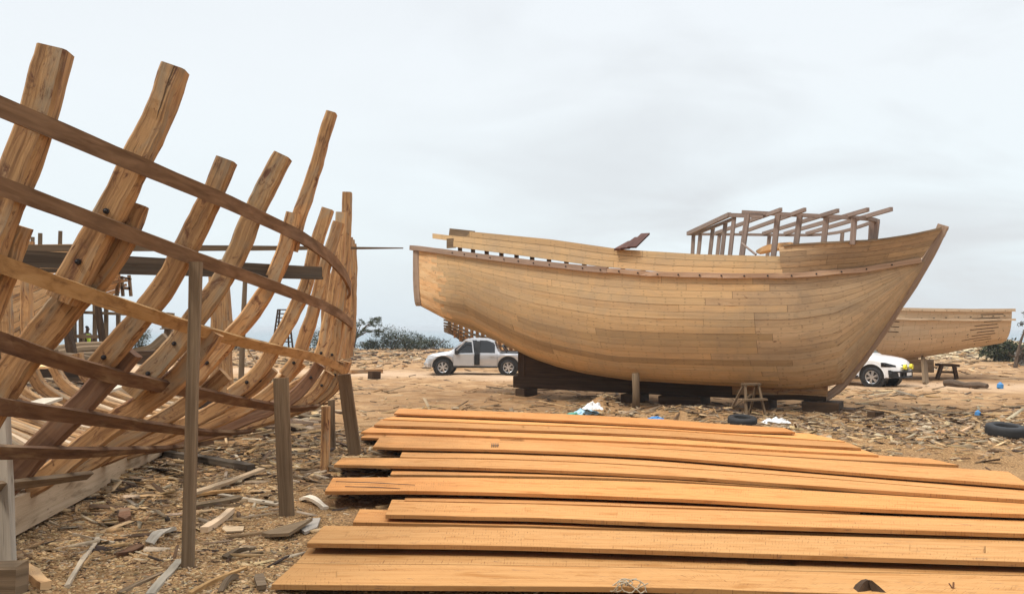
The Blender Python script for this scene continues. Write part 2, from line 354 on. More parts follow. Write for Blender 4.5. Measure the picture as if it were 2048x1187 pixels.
# ------------------------------------------------------------------ ground and sea
def ground_mat():
    m = bpy.data.materials.new('sandy_yard_ground'); t = NT(m)
    p = t.n('ShaderNodeNewGeometry').outputs['Position']
    big = t.noise(p, .22, 4, .6, .4); mid = t.noise(p, 1.1, 6, .65, .6); fine = t.noise(p, 26, 5, .7)
    sand = t.ramp(mid, [(.3, (.20, .105, .046)), (.5, (.37, .22, .108)), (.7, (.51, .335, .18))])
    litter = t.mix(t.ramp(fine, [(.42, 0), (.6, 1)]), (.06, .028, .011), (.42, .235, .095))
    vo = t.n('ShaderNodeTexVoronoi', Vector=t.mapping(p, (1, 1, 1)), Scale=38.)
    chips = t.mix(t.ramp(vo.outputs['Distance'], [(.25, 0), (.6, 1)]), (.60, .37, .165), (.08, .042, .018))
    sx = t.n('ShaderNodeSeparateXYZ', Vector=p).outputs
    ydist = sx[1]
    near = t.ramp(t.math('DIVIDE', t.math('ADD', ydist, t.math('MULTIPLY', t.math('SUBTRACT', mid, .5), 8.)), 60.), [(.15, 1), (.38, .35), (.52, 0)])
    cov = t.math('MULTIPLY', near, t.ramp(t.math('ADD', t.math('MULTIPLY', big, .5), t.math('MULTIPLY', mid, .5)), [(.36, .25), (.56, 1)]))
    col = t.mix(cov, sand, t.mix(.55, litter, chips))
    dirt = t.noise(p, .55, 6, .7, .8)
    col = t.mix(t.math('MULTIPLY', t.ramp(dirt, [(.5, 0), (.64, 1)]), .6), col, (.20, .125, .072))
    # the pale wheel track that crosses behind the big hull
    tr = t.math('ABSOLUTE', t.math('SUBTRACT', t.math('ADD', ydist, t.math('MULTIPLY', t.math('SUBTRACT', big, .5), 6.)), t.math('SUBTRACT', 36., t.math('MULTIPLY', sx[0], .33))))
    trm = t.ramp(t.math('DIVIDE', tr, 6.), [(.15, 1), (.62, 0)])
    col = t.mix(t.math('MULTIPLY', trm, .75), col, t.mix(fine, (.47, .32, .20), (.60, .43, .29)))
    # pale dune at the far right, dry scrub speckle
    dn = t.math('MULTIPLY', t.ramp(t.math('DIVIDE', ydist, 100.), [(.5, 0), (.62, 1)]), t.ramp(t.math('DIVIDE', sx[0], 60.), [(.42, 0), (.6, 1)]))
    dune = t.mix(t.ramp(t.noise(p, .7, 6, .7), [(.45, 0), (.6, 1)]), (.60, .48, .31), (.27, .25, .15))
    col = t.mix(dn, col, dune)
    h = t.math('ADD', t.math('MULTIPLY', fine, .5), t.math('MULTIPLY', vo.outputs['Distance'], -.5))
    t.finish(col, .95, h, .7, .03, spec=.1); return m
def axis(vals):
    out = []
    for a, b, s in vals: out += list(np.arange(a, b, s))
    return np.array(out + [vals[-1][1]])
gxs = axis([(-170, -40, 4), (-40, -12, .5), (-12, 14, .2), (14, 60, .5), (60, 190, 4)])
gys = axis([(-40, 2, 2), (2, 24, .2), (24, 60, .5), (60, 130, 1.5)])
XX, YY = np.meshgrid(gxs, gys); ZZ = gz(XX, YY)
me = bpy.data.meshes.new('ground'); go = bpy.data.objects.new('ground', me); COL.objects.link(go)
nx, ny = len(gxs), len(gys)
idx = np.arange(nx * ny).reshape(ny, nx)
fc = np.stack([idx[:-1, :-1], idx[:-1, 1:], idx[1:, 1:], idx[1:, :-1]], -1).reshape(-1, 4)
me.from_pydata(np.stack([XX, YY, ZZ], -1).reshape(-1, 3).tolist(), [], fc.tolist())
me.polygons.foreach_set('use_smooth', [True] * len(me.polygons)); me.materials.append(ground_mat())
tag(go, 'sandy brown boatyard ground strewn with wood shavings', None, kind='structure')
def sea_mat():
    m = bpy.data.materials.new('sea_water'); t = NT(m)
    p = t.n('ShaderNodeNewGeometry').outputs['Position']
    h = t.noise(t.mapping(p, (1, .4, 1)), .25, 5, .6)
    t.finish((.10, .17, .21), .25, h, .35, .8, spec=.5); return m
mb = MB(); R = 14000
mb.v = [V(-R, 100, -7.5), V(R, 100, -7.5), V(R, R * 1.2, -7.5), V(-R, R * 1.2, -7.5)]; mb.face((0, 1, 2, 3), [(0, 0)] * 4)
tag(mb.build('sea', sea_mat(), origin=False), 'calm pale blue sea out to the horizon', None, kind='structure')

hm = bpy.data.materials.new('sea_haze'); t = NT(hm)
pv = t.n('ShaderNodeVolumePrincipled', Color=(.86, .92, .97), Density=.0005); t.n('ShaderNodeOutputMaterial', Volume=pv.outputs[0])
mb = MB(); hx = 20000
mb.v = [V(a * hx, b * hx, c) for c in (-10.5, 9.) for b in (-1, 1) for a in (-1, 1)]
for f_ in ((0, 2, 3, 1), (4, 5, 7, 6), (0, 1, 5, 4), (2, 6, 7, 3), (0, 4, 6, 2), (1, 3, 7, 5)): mb.face(f_, [(0, 0)] * 4)
tag(mb.build('haze', hm, origin=False), 'thin sea haze over the whole place', None, kind='stuff')
# ------------------------------------------------------------------ hull helper
class Hull:
    def __init__(s, K0, a, n, vs, zs, kz, A, B, V0=.09):
        s.K0 = np.asarray(K0, float); s.a = nrm(a); s.n = nrm(n); s.V0 = V0
        f = lambda tb: (lambda u: float(np.interp(u, [q[0] for q in tb], [q[1] for q in tb])))
        s.vs, s.zs, s.kz, s.A, s.B = f(vs), f(zs), f(kz), f(A), f(B)
    def pt(s, u, v, z): return s.K0 + s.a * u + s.n * v + V(0, 0, z)
    def at(s, u, t, side=1, inset=0.):
        th = t * math.pi / 2
        v = s.V0 + (s.vs(u) - s.V0) * max(math.sin(th), 1e-6) ** s.A(u)
        z = s.kz(u) + (s.zs(u) - s.kz(u)) * max(1 - math.cos(th), 0) ** s.B(u)
        if inset: v = max(v - inset, .01); z += inset * .5 * (1 - t)
        return s.pt(u, side * v, z)
    def zfor(s, u, v, line):
        z = 4.; B = s.pt(u, v, 0)
        for _ in range(25):
            x, y = proj(B + V(0, 0, z)); z += (y - np.interp(x, [q[0] for q in line], [q[1] for q in line])) * np.linalg.norm(B) / F
        return z
    def arc_ts(s, u, nst, t0=.0, t1=1.):
        tt = np.linspace(t0, t1, 160); P = np.array([s.at(u, q) for q in tt])
        L = np.concatenate([[0], np.cumsum(np.linalg.norm(P[1:] - P[:-1], axis=1))])
        return np.interp(np.linspace(0, L[-1], nst + 1), L, tt)
def strakes(mb, surf, ts, u0, u1, du=.35, lmin=5.0, lmax=13., gap=.0032, thick=.018, outward=None, tint=None, starts=None):
    """planking: surf(u,t) -> point; every strake is cut in plank lengths, seams stay open"""
    for j in range(len(ts) - 1):
        ta, tb = ts[j], ts[j + 1]
        u = starts[j] if starts else u0
        first = True
        while u < u1 - .05:
            ln = random.uniform(lmin, lmax)
            if first: ln *= random.uniform(.3, 1.); first = False
            ue = min(u + ln, u1)
            if u1 - ue < .8: ue = u1
            nu = max(2, int((ue - u) / du) + 1)
            us = np.linspace(u + .004, ue - .004, nu)
            tn = tint(u, ue, j) if tint else rt()
            P = []
            dl = random.uniform(-.003, .006)
            for uu in us:
                p0, p1 = surf(uu, ta), surf(uu, tb)
                wd = np.linalg.norm(p1 - p0) + 1e-6; g = min(.3, gap / wd)
                a_, b_ = ta + (tb - ta) * g, tb - (tb - ta) * g
                row = [surf(uu, a_), surf(uu, (a_ + b_) / 2), surf(uu, b_)]
                o = outward(uu, (ta + tb) / 2)
                P.append([row[0] - o * thick] + [r + o * dl for r in row] + [row[2] - o * thick])
            mb.grid(P, tn)
            u = ue
        

# ------------------------------------------------------------------ the big planked boat
BA = V(.856, -.517, 0); BN = V(-.517, -.856, 0); BK = V(.2, 26, 0)
SHEER = [(832, 497), (1000, 520), (1150, 537), (1330, 552), (1560, 556), (1700, 546), (1800, 530), (1845, 518)]
vu = [-3.3, -2, 0, 2, 4, 6, 8, 9.5, 11, 11.8, 12.1, 12.45]; vvv = [1.55, 1.95, 2.35, 2.6, 2.7, 2.65, 2.35, 1.85, 1.05, .5, .3, .1]
zz = [5.10, 4.89, 4.57, 4.26, 3.98, 3.75, 3.65, 3.63, 3.77, 3.93, 4.0, 4.06]
H = Hull(BK, BA, BN, list(zip(vu, vvv)), list(zip(vu, zz)),
         [(-3.3, 3.12), (-2, 2.5), (-1, 2.05), (0, 1.62), (1, 1.25), (2, 1.0), (3, .83), (4.5, .69), (6, .65), (9.3, .58), (9.8, .65), (10.4, .81), (11.05, 1.71), (11.8, 2.91), (12.4, 3.95), (12.87, 4.9)],
         [(-3.3, .06), (-2, .24), (-1, .55), (0, .74), (2, .72), (4.5, .68), (7, .72), (9, .95), (10.5, 1.15), (12.2, 1.1)],
         [(-3.3, 1.0), (-2, .9), (-1, .75), (0, .85), (2, 1.0), (4.5, 1.1), (7, 1.05), (9, 1.0), (10.5, .95), (12.2, 1.0)])
boat = empty('wooden_boat', H.pt(4, 0, .3), 'large half finished planked wooden boat standing on blocks beyond the orange planks', 'boat')
def outw(u, t, side=1):
    e = .02; pu = H.at(min(u + e, 12.4), t) - H.at(u - e, t); pt_ = H.at(u, min(t + e, 1)) - H.at(u, max(t - e, 0))
    n_ = nrm(np.cross(pu, pt_)); return n_ if np.dot(n_, BN) - .7 * n_[2] > 0 else -n_
TS = list(H.arc_ts(4, 23))
def hull_tint(u0, u1, j):
    um = (u0 + u1) / 2
    if random.random() < .18: return rt(.72, .84, .03)
    return rt(.93, 1.12, .04)
class Side:
    pass
hb = MB(); ho = MB()
# side planking of the near side: newer planks aft, weathered planks at the bow
for j in range(23):
    cut = random.choice([7.3, 8.0, 8.5, 8.9, 9.3]) + (.8 if j < 6 else 0)
    st = -3.3 if TS[j + 1] < .22 else -2.05 + random.choice([0, 0, .15, -.3, .3])
    strakes(hb, H.at, [TS[j], TS[j+1]], st, cut, outward=outw, tint=hull_tint)
    strakes(ho, H.at, [TS[j], TS[j+1]], cut, 12.42, du=.22, outward=outw, tint=lambda a, b, c: rt(.90, 1.09, .03))
hb.build('side_planking', M['hull'], boat)['label'] = 'tan new planking'
ho.build('bow_planking', M['hullold'], boat)['label'] = 'weathered greyer bow planking'
# rough hewn timber at the stern quarter
raw = MB()
tq = [q for q in np.linspace(.12, 1, 14)]
for a_, b_ in zip(tq[:-1], tq[1:]):
    e = -1.55
    rows = [[H.at(u, t_) - BN * .006 + BN * .012 * mnoise.noise(Vector((u * 3, t_ * 9, 2))) for t_ in (a_, (a_ + b_) / 2, b_)] for u in np.linspace(-3.32, e, 8)]
    raw.grid(rows, rt(.88, 1.12, .06))
raw.build('raw_quarter_timber', M['raw'], boat)['label'] = 'rough bright hewn timber at the stern'
cb = MB()
cb.sweep([H.at(-3.2, t_) + BN * .02 for t_ in np.linspace(.10, 1.0, 14)], BN, .26, .05, jit=.012)
cb.build('quarter_post', M['rail'], boat)
# inner skin, far side, transom
sk = MB()
uu = list(np.linspace(-3.3, 12.4, 60)); tt = np.linspace(0, 1, 24)
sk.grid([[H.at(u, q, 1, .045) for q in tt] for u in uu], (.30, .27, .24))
sk.grid([[H.at(u, q, -1) for q in tt] for u in uu], (.9, .9, .9))
sk.grid([[H.at(-3.29, q, s_ * 1.) if False else H.pt(-3.3, s_ * (H.at(-3.3, q) - H.K0 - BA * -3.3).dot(BN), H.at(-3.3, q)[2]) for s_ in (-1, -.5, 0, .5, 1)] for q in tt], (.8, .8, .8))
sk.grid([[H.pt(u, s_ * (H.vs(u) - .08), H.zs(u) - .55) for s_ in (-1, -.3, .3, 1)] for u in np.linspace(-3.2, 12.0, 20)], (.7, .7, .7))
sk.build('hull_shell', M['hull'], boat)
# rail along the sheer
rl = MB()
for s_ in (1, -1):
    us = np.linspace(-3.45, 12.3, 50)
    rl.sweep([H.pt(u, s_ * (H.vs(u) + .03), H.zs(u) + .035) for u in us[:26]], V(0, 0, 1), .15, .165, jit=.008, tint=(.92, .9, .92))
    rl.sweep([H.pt(u, s_ * (H.vs(u) + .03), H.zs(u) + .035) for u in us[25:]], V(0, 0, 1), .12, .13, jit=.02, tint=(1.25, 1.15, 1.05))
rl.build('rail', M['rail'], boat)
for u in np.arange(-1.2, 12, .56):
    c = H.pt(u, H.vs(u) + .115, H.zs(u) + .03); nb = MB(); nb.tube([c - BN * .02, c + BN * .012], .022, 6); nb.build('rail_nail', M['bolt'], boat)
# waist bulwark planks on stanchions, a slot of sky under them
LO = [(860, 487), (895, 492), (1050, 512), (1200, 533), (1330, 544), (1565, 551)]
TOP = [(860, 455), (895, 459), (945, 463), (1100, 478), (1240, 498), (1400, 508), (1565, 512)]
bu = np.linspace(-2.3, 9.25, 40)
bv = [H.vs(u) + .05 for u in bu]
zlo = [H.zfor(u, v, LO) for u, v in zip(bu, bv)]; zhi = [H.zfor(u, v, TOP) for u, v in zip(bu, bv)]
def bsurf(u, t_):
    return H.pt(u, np.interp(u, bu, bv), np.interp(u, bu, zlo) * (1 - t_) + np.interp(u, bu, zhi) * t_)
wb = MB()
strakes(wb, bsurf, [0, .34, .67, 1.], -2, 9.22, outward=lambda u, t_: BN, thick=.05, starts=[-1.3, -2.25, -.45], gap=.005, tint=lambda a, b, c: rt(.78, 1.02, .04) if c == 2 else rt(.86, 1.08, .05))
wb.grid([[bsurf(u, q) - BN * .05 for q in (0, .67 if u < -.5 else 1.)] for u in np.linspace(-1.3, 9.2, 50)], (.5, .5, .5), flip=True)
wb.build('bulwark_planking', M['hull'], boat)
lb = MB(); lb.bar(bsurf(-1.45, .86) - BN * .08, bsurf(-.3, .83) - BN * .08, .04, .26, up=(0, 0, 1)); lb.box(bsurf(-1.3, .2) + BN * .0, .35, .05, .32, rz=-.543); lb.build('bulwark_end_board', M['grey'], boat)
for u in np.arange(-1.0, 9.0, .60):
    p = H.pt(u, H.vs(u) - .10, H.zs(u) - .2); q = bsurf(u, .6 if u < -.4 else .93) - BN * .13
    st = MB(); st.bar(p, q, .11, .10, up=BA); st.build('stanchion', M['dark'], boat)
# bow bulwark above the wale
BT = [(1560, 494), (1600, 490), (1650, 487), (1750, 482), (1830, 470), (1885, 457)]
su = np.linspace(0, 1, 20); bl = []; bt_ = []
for s_ in su:
    ul = 9.2 + 3.15 * s_; bl.append(H.pt(ul, H.vs(ul) + .02, H.zs(ul) + .1))
    uh = 9.15 + 3.68 * s_; vh = np.interp(uh, [9.15, 10.5, 11.5, 12.3, 12.83], [2.08, 1.68, 1.12, .55, .1])
    bt_.append(H.pt(uh, vh, H.zfor(uh, vh, BT)))
bl, bt_ = np.array(bl), np.array(bt_)
def bow(u, t_):
    s_ = (u - 9.2) / 3.2
    f = lambda A: np.array([np.interp(s_, su, A[:, k]) for k in range(3)])
    return f(bl) * (1 - t_) + f(bt_) * t_ + BN * .05 * math.sin(math.pi * t_)
bb = MB()
strakes(bb, bow, np.linspace(0, 1, 6), 9.2, 12.4, du=.2, outward=lambda u, t_: BN, lmin=1.2, lmax=2.8, tint=lambda a, b, c: (lambda k: (k[0] * .78, k[1] * .76, k[2] * .75) if c in (2, 3) else k)(rt(.86, 1.1, .04)))
mir = lambda p: p - 2 * np.dot(p - BK, BN) * BN
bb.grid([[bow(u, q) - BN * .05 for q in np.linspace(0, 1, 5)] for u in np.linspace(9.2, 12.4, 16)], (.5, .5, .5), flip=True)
bb.grid([[mir(bow(u, q)) for q in np.linspace(0, 1, 5)] for u in np.linspace(9.2, 12.4, 16)], (.85, .85, .85))
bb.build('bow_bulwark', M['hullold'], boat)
cr = MB(); cr.sweep([bow(u, 1.) + V(0, 0, .02) for u in np.linspace(9.3, 12.35, 16)], V(0, 0, 1), .09, .05, jit=.01); cr.build('bow_rail_cap', M['grey'], boat)
# stem, keel, deadwood
STEM = [(9.72, .32), (10.03, .45), (10.42, .81), (11.05, 1.71), (11.8, 2.91), (12.4, 3.95), (12.87, 4.9)]
sm_ = smooth([H.pt(u, 0, z) for u, z in STEM], 4); sm2 = [p + nrm(V(.84 * .856, -.84 * .517, -.54)) * -.02 for p in sm_]
s1 = MB(); s1.sweep(sm2, BN, .22, .26, ch=.03, jit=.02)
s1.bar(H.pt(12.74, 0, 4.72), H.pt(12.84, 0, 4.96), .26, .24, up=BN)
s1.build('stem', M['rail'], boat)
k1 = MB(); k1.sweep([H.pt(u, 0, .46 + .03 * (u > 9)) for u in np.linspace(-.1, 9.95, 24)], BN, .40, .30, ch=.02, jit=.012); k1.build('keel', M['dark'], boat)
d1 = MB()
for k, (z0, z1) in enumerate([(.6, .9), (.9, 1.2), (1.2, 1.55)]):
    d1.bar(H.pt(.32, 0, (z0 + z1) / 2), H.pt(4.4 - 1.25 * k, 0, (z0 + z1) / 2), z1 - z0 - .006, .22, up=BN)
d1.bar(H.pt(.22, 0, .62), H.pt(.22, 0, 1.62), .26, .28, up=BN)
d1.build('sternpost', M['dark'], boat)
fk = MB(); fk.sweep([H.pt(u, .18, .56 + .05 * math.sin((u - 8) * 1.2)) for u in np.linspace(7.4, 10.0, 8)], BN, .34, .05, jit=.02); fk.build('false_keel_board', M['rib'], boat)

# deckhouse skeleton at the bow: posts, rails and overhanging rafters
def Pv(px, py, v): return on_plane(px, py, BK + BN * v, BN)
VN, VF = 1.5, -1.7
top_near = [Pv(1484, 424, VN), Pv(1560, 428, VN), Pv(1640, 432, VN), Pv(1700, 435, VN * .95), Pv(1740, 438, VN * .75), Pv(1757, 443, VN * .5)]
far_top = [Pv(1376, 468, VF), Pv(1500, 469, VF), Pv(1610, 470, VF), Pv(1660, 467, VF * .9), Pv(1700, 459, VF * .4), Pv(1745, 444, VN * .3)]
cb1 = MB(); cb1.sweep(smooth(top_near, 4), V(0, 0, 1), .08, .10); cb1.sweep(smooth(far_top, 4), V(0, 0, 1), .07, .08)
cb1.bar(Pv(1376, 467, VF), Pv(1459, 429, VN), .10, .12); cb1.bar(Pv(1386, 470, VF * .98), Pv(1470, 436, VN * .98), .07, .08); cb1.bar(Pv(1459, 430, VN), Pv(1527, 432, VN), .08, .11)
cb1.build('deckhouse_rail', M['cabin'], boat)
def post(px, pt, pb, pyb, v, w_=.11, vb=None):
    a = Pv(px, pt, v); b = Pv(pb, pyb, v); b = a + (b - a) * (1.3 if pyb > 500 else 1.06)
    q = MB(); q.bar(a, b, w_, w_, up=BN); q.build('deckhouse_post', M['cabin'], boat)
for q in [(1495, 428, 1484, 509), (1556, 428, 1547, 510), (1600, 430, 1592, 490), (1653, 434, 1647, 488), (1709, 436, 1705, 486)]: post(*q, VN, .13)
post(1751, 441, 1746, 483, VN * .55, .2); post(1743, 446, 1741, 484, VN * .3, .12)
for k, q in enumerate([(1468, 437, 1460, 509), (1451, 446, 1444, 508), (1426, 456, 1420, 507), (1401, 467, 1397, 506), (1387, 470, 1385, 506)]): post(*q, VN + (VF - VN) * [0.02, .25, .55, .82, .97][k], .10)
for q in [(1439, 470, 1435, 508), (1539, 470, 1535, 510), (1685, 464, 1683, 487)]: post(*q, VF * .97, .10)
for (fx, fy), (nx_, ny_) in zip([(1432, 466), (1480, 466), (1526, 467), (1569, 467), (1613, 467)], [(1562, 419), (1610, 419), (1676, 421), (1736, 419), (1783, 418)]):
    q = MB(); q.bar(Pv(fx, fy, VF - .05), Pv(nx_, ny_, 2.2), .075, .10); q.build('deckhouse_rafter', M['cabin'], boat)

# things lying on the big boat
bs = MB()
for k in range(3):
    a = Pv(1246 + k * 4, 498 - k * 1.5, 2.9); b = Pv(1274 + k * 4, 482 - k * 3.5, 1.6)
    bs.bar(a + BA * (.14 * k - .14), b + BA * (.14 * k - .14) + V(0, 0, .05 * k), .26, .05, tint=rt(.5, .7))
tag(bs.build('board_bundle', M['redboard']), 'dark reddish boards stuck out over the bulwark amidships of the big boat', 'boards')
cs = MB(); cs.sweep(smooth([Pv(1516, 505, .9), Pv(1535, 498, .9), Pv(1560, 493, .95), Pv(1588, 491, 1.0)], 4), V(0, 0, 1), .5, [.06, .1, .12, .13, .14, .15, .15, .15, .15, .15, .15, .15, .15], tint=(1.1, 1.05, 1))
tag(cs.build('curved_board', M['raw']), 'pale curved boards lying on the deck beside the deckhouse posts', 'boards')
ds = MB(); ds.tube([Pv(1483, 486, 1.8), Pv(1512, 509, 2.1)], .03, 6); tag(ds.build('wooden_stick', M['cabin']), 'thin stick leaning slantwise on the bulwark under the deckhouse', 'stick')

# props and blocks under the big boat
def ground_block(name, px, py, sx_, sy_, sz_, rz, mat, label, cat, group=None, tint=(1, 1, 1)):
    p = G(px, py); q = MB(); q.box(p + V(0, 0, sz_ / 2 - .02), sx_, sy_, sz_, rz, tint, ch=.02, jit=.015)
    return tag(q.build(name, mat), label, cat, group)
RZ = math.atan2(BA[1], BA[0])
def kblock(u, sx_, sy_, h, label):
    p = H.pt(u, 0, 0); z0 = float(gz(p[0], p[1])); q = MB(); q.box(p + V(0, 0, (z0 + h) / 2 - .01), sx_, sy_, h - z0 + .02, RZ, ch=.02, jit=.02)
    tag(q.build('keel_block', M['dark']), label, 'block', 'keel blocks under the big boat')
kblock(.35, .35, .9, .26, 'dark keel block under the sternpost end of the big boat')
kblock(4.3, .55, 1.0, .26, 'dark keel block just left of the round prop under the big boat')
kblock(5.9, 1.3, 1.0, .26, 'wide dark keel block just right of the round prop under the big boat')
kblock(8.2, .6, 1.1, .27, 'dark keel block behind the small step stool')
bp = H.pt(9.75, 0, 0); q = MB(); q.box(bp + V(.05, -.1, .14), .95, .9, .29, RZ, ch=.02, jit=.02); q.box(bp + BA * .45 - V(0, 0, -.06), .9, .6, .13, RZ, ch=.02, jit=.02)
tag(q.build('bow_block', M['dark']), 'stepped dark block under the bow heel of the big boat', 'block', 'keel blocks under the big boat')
pr = MB(); b0 = G(1272, 817); a0 = on_plane(1273, 752, b0, V(0, 1, 0)); a0 = V(b0[0] + .01, b0[1] + .1, 1.0)
pr.tube([b0 - V(0, 0, .05), (a0 + b0) / 2 + V(.01, 0, 0), a0], [.115, .105, .11], 10); tag(pr.build('hull_prop', M['grey'], sm=True), 'short round log prop standing under the belly of the big boat', 'prop')

# step stool
ss = empty('step_stool', G(1505, 832), 'small grey timber step stool standing by the hull of the big boat', 'step stool')
b = np.array(ss.location); rot = lambda x, y, z: b + V(x * .95 - y * .3, x * .3 + y * .95, z)
def sbar(name, p, q, w_, t_): mbx = MB(); mbx.bar(rot(*p), rot(*q), w_, t_, up=(0, 1, 0)); return mbx.build(name, M['grey'], ss)
for sx_ in (-1, 1):
    sbar('leg', (sx_ * .30, -.16, -.03), (sx_ * .2, .02, .84), .05, .09); sbar('leg', (sx_ * .34 - .05, .55, -.03), (sx_ * .2, .10, .80), .05, .07)
sbar('step', (-.33, -.12, .45), (.33, -.12, .45), .05, .18); sbar('top', (-.25, .05, .84), (.25, .05, .84), .05, .2); sbar('brace', (-.28, .45, .2), (.2, .3, .55), .04, .05)
# ------------------------------------------------------------------ the open boat skeleton at the left
AA = nrm(V(-.152, .988, 0)); AN = nrm(V(.988, .152, 0))        # along the keel (away from us), to its right
def keel_pt(D, z=.5): return V(-4.24 - .152 * D, D, z)
skel = empty('boat_skeleton', keel_pt(6, 0), 'open skeleton of a boat, curved bare ribs held by ribbands, close at the left', 'boat')
RIBS = [  # depth, upper timber (top to bottom), lower timber (top to bottom)
 (5.6, [(112, 100), (85, 205), (45, 320), (8, 410), (-35, 520), (-78, 640), (-112, 780)], [(28, 447), (0, 520), (-45, 640), (-90, 790), (-135, 960), (-190, 1160)]),
 (6.4, [(350, 136), (318, 225), (280, 310), (243, 385), (205, 452), (165, 525), (124, 600)], [(268, 405), (238, 478), (195, 550), (143, 602), (110, 640), (82, 674), (42, 722), (8, 775), (-28, 835), (-80, 920), (-150, 1050)]),
 (7.4, [(453, 320), (425, 390), (386, 470), (345, 545), (300, 612), (250, 672), (190, 742)], [(262, 700), (205, 765), (150, 820), (95, 880), (40, 940), (-5, 985), (-60, 1021)]),
 (8.4, [(565, 311), (535, 370), (507, 430), (482, 490), (455, 545), (415, 605), (370, 664), (325, 720), (262, 785)], [(428, 662), (398, 705), (340, 770), (250, 832), (170, 892), (100, 948), (56, 972)]),
 (9.4, [(588, 427), (570, 500), (545, 560), (513, 612), (470, 664), (437, 703), (385, 760)], [(452, 748), (400, 792), (330, 834), (260, 872), (185, 920), (133, 940)]),
 (10.4, [(655, 418), (630, 500), (610, 578), (591, 616), (573, 653), (550, 690), (530, 727), (503, 757), (465, 787)], [(545, 735), (505, 775), (450, 808), (390, 838), (320, 868), (250, 898), (184, 925)]),
 (11.4, [(678, 445), (667, 480), (652, 524), (641, 568), (630, 610), (619, 650), (606, 685), (593, 718), (570, 750)], [(600, 722), (575, 752), (540, 785), (490, 815), (430, 842), (360, 868), (290, 893), (235, 908)]),
 (12.2, [(683, 425), (680, 480), (674, 540), (667, 590), (657, 640), (648, 690), (636, 725)], [(640, 728), (618, 760), (590, 790), (545, 815), (490, 838), (420, 862), (340, 885), (270, 898)]),
 (13.0, [(694, 385), (693, 440), (690, 500), (686, 550), (681, 600), (675, 650), (667, 700), (655, 740)], [(660, 745), (640, 775), (612, 800), (565, 822), (500, 845), (430, 866), (360, 880), (300, 888)]),
 (13.6, [(696, 475), (696, 520), (694, 570), (690, 620), (685, 670), (678, 715)], [(680, 722), (668, 755), (648, 785), (615, 806), (565, 826), (500, 845), (420, 865), (330, 880)]),
 (14.2, [(700, 480), (701, 530), (700, 580), (699, 625), (696, 670), (690, 715)], [(691, 722), (682, 750), (665, 778), (635, 800), (590, 820), (530, 840), (450, 857), (350, 873)]),
]
frames = []   # (D, combined offset polyline, upper 3D, lower 3D)
for D, up, lo in RIBS:
    P0u = keel_pt(D); P0l = keel_pt(D + .19)
    U = [on_plane(*p, P0u, AA) for p in up]; Lw = [on_plane(*p, P0l, AA) for p in lo]
    frames.append((D, U, Lw))
f14 = frames[-1]
for D, k in ((14.9, 1.0), (15.6, .985), (16.3, .95), (17.0, .88), (17.6, .76)):     # the far end, mostly hidden behind the nearer frames
    def sh(P):
        out = []
        for p in P:
            d = p - keel_pt(14.2); v = np.dot(d, AN); out.append(keel_pt(D, 0) + AN * v * k + V(0, 0, p[2] + (1 - k) * .8 * (p[2] < 2)))
        return out
    frames.append((D, sh(f14[1]), sh(f14[2])))
def mirA(p, D): d = p - keel_pt(D, 0); return p - 2 * np.dot(d, AN) * AN
def make_rib(P, D, mat, wd, side, bolts=(), jit=.022):
    P = smooth(P, 5)
    if side < 0: P = [mirA(p, D) for p in P]
    N = []
    for i in range(len(P)):
        T = nrm(P[min(i+1, len(P)-1)] - P[max(i-1, 0)]); N.append(nrm(np.cross(AA, T)))
    n = len(P); wds = [wd[0] + (wd[1] - wd[0]) * i / (n - 1) for i in range(n)]
    q = MB(); q.sweep(P, N, .18, wds, ch=.022, jit=jit, tint=rt(.88, 1.18))
    o = q.build('rib', mat, skel)
    for fb in bolts:
        i = int(fb * (n - 1)); c = P[i] - AA * .088
        bq = MB(); bq.tube([c, c - AA * .022], [.027, .024], 8); bq.ball(c - AA * .025, .016, 6)
        bo = bq.build('bolt', M['bolt'], None, origin=False); bo.parent = o; bo.matrix_parent_inverse = Matrix.Identity(4)
        bo.location = -skel.matrix_basis.translation - o.location
    return o
for i, (D, U, Lw) in enumerate(frames):
    wt = .185 if i >= 5 else [.24, .225, .21, .215, .195][i]
    for side in (1, -1):
        mu = M['rib']; ml = M['ribdark'] if (i in (2, 7) and side > 0) else M['rib']
        # top ends of the timbers on the far left side differ in height, as they do in any open frame
        Uu = U if side > 0 else [U[0] + (U[0] - U[1]) * random.uniform(-.5, .2)] + U[1:]
        if side > 0 or D < 16.2: make_rib(Uu, D, mu, (wt * .95, wt * 1.1), side, {1: (.62, .84), 2: (.96,), 3: (.82, .93), 4: (.9,)}.get(i, (.9,)) if side > 0 and i < 9 else ())
        make_rib(Lw, D + .19, ml, (wt * 1.1, wt * 1.2), side, (.12,) if side > 0 and 4 < i < 10 else ())
def resamp(P, n):
    P = np.array(P); L = np.concatenate([[0], np.cumsum(np.linalg.norm(P[1:] - P[:-1], axis=1))]); s_ = np.linspace(0, L[-1], n)
    return [np.array([np.interp(q, L, P[:, k]) for k in range(3)]) for q in s_]
for i in range(2, len(frames) - 1):     # floor timbers between the frames, left side, seen through the near ribs
    for f in ((.33, .67) if frames[i + 1][0] - frames[i][0] > .75 else (.5,)):
        P = [a_ * (1 - f) + b_ * f for a_, b_ in zip(resamp(frames[i][2], 12), resamp(frames[i + 1][2], 12))][4:]
        D_ = frames[i][0] * (1 - f) + frames[i + 1][0] * f + .19
        make_rib(P, D_, M['keel'] if f < .6 else M['rib'], (.13, .16), -1, jit=.015)
    # short extension timbers standing behind the frame heads
ext = [on_plane(*p, keel_pt(9.62), AA) for p in [(663, 226), (650, 270), (634, 325), (615, 385), (596, 440), (580, 500)]]
make_rib(ext, 9.62, M['rib'], (.135, .18), 1)
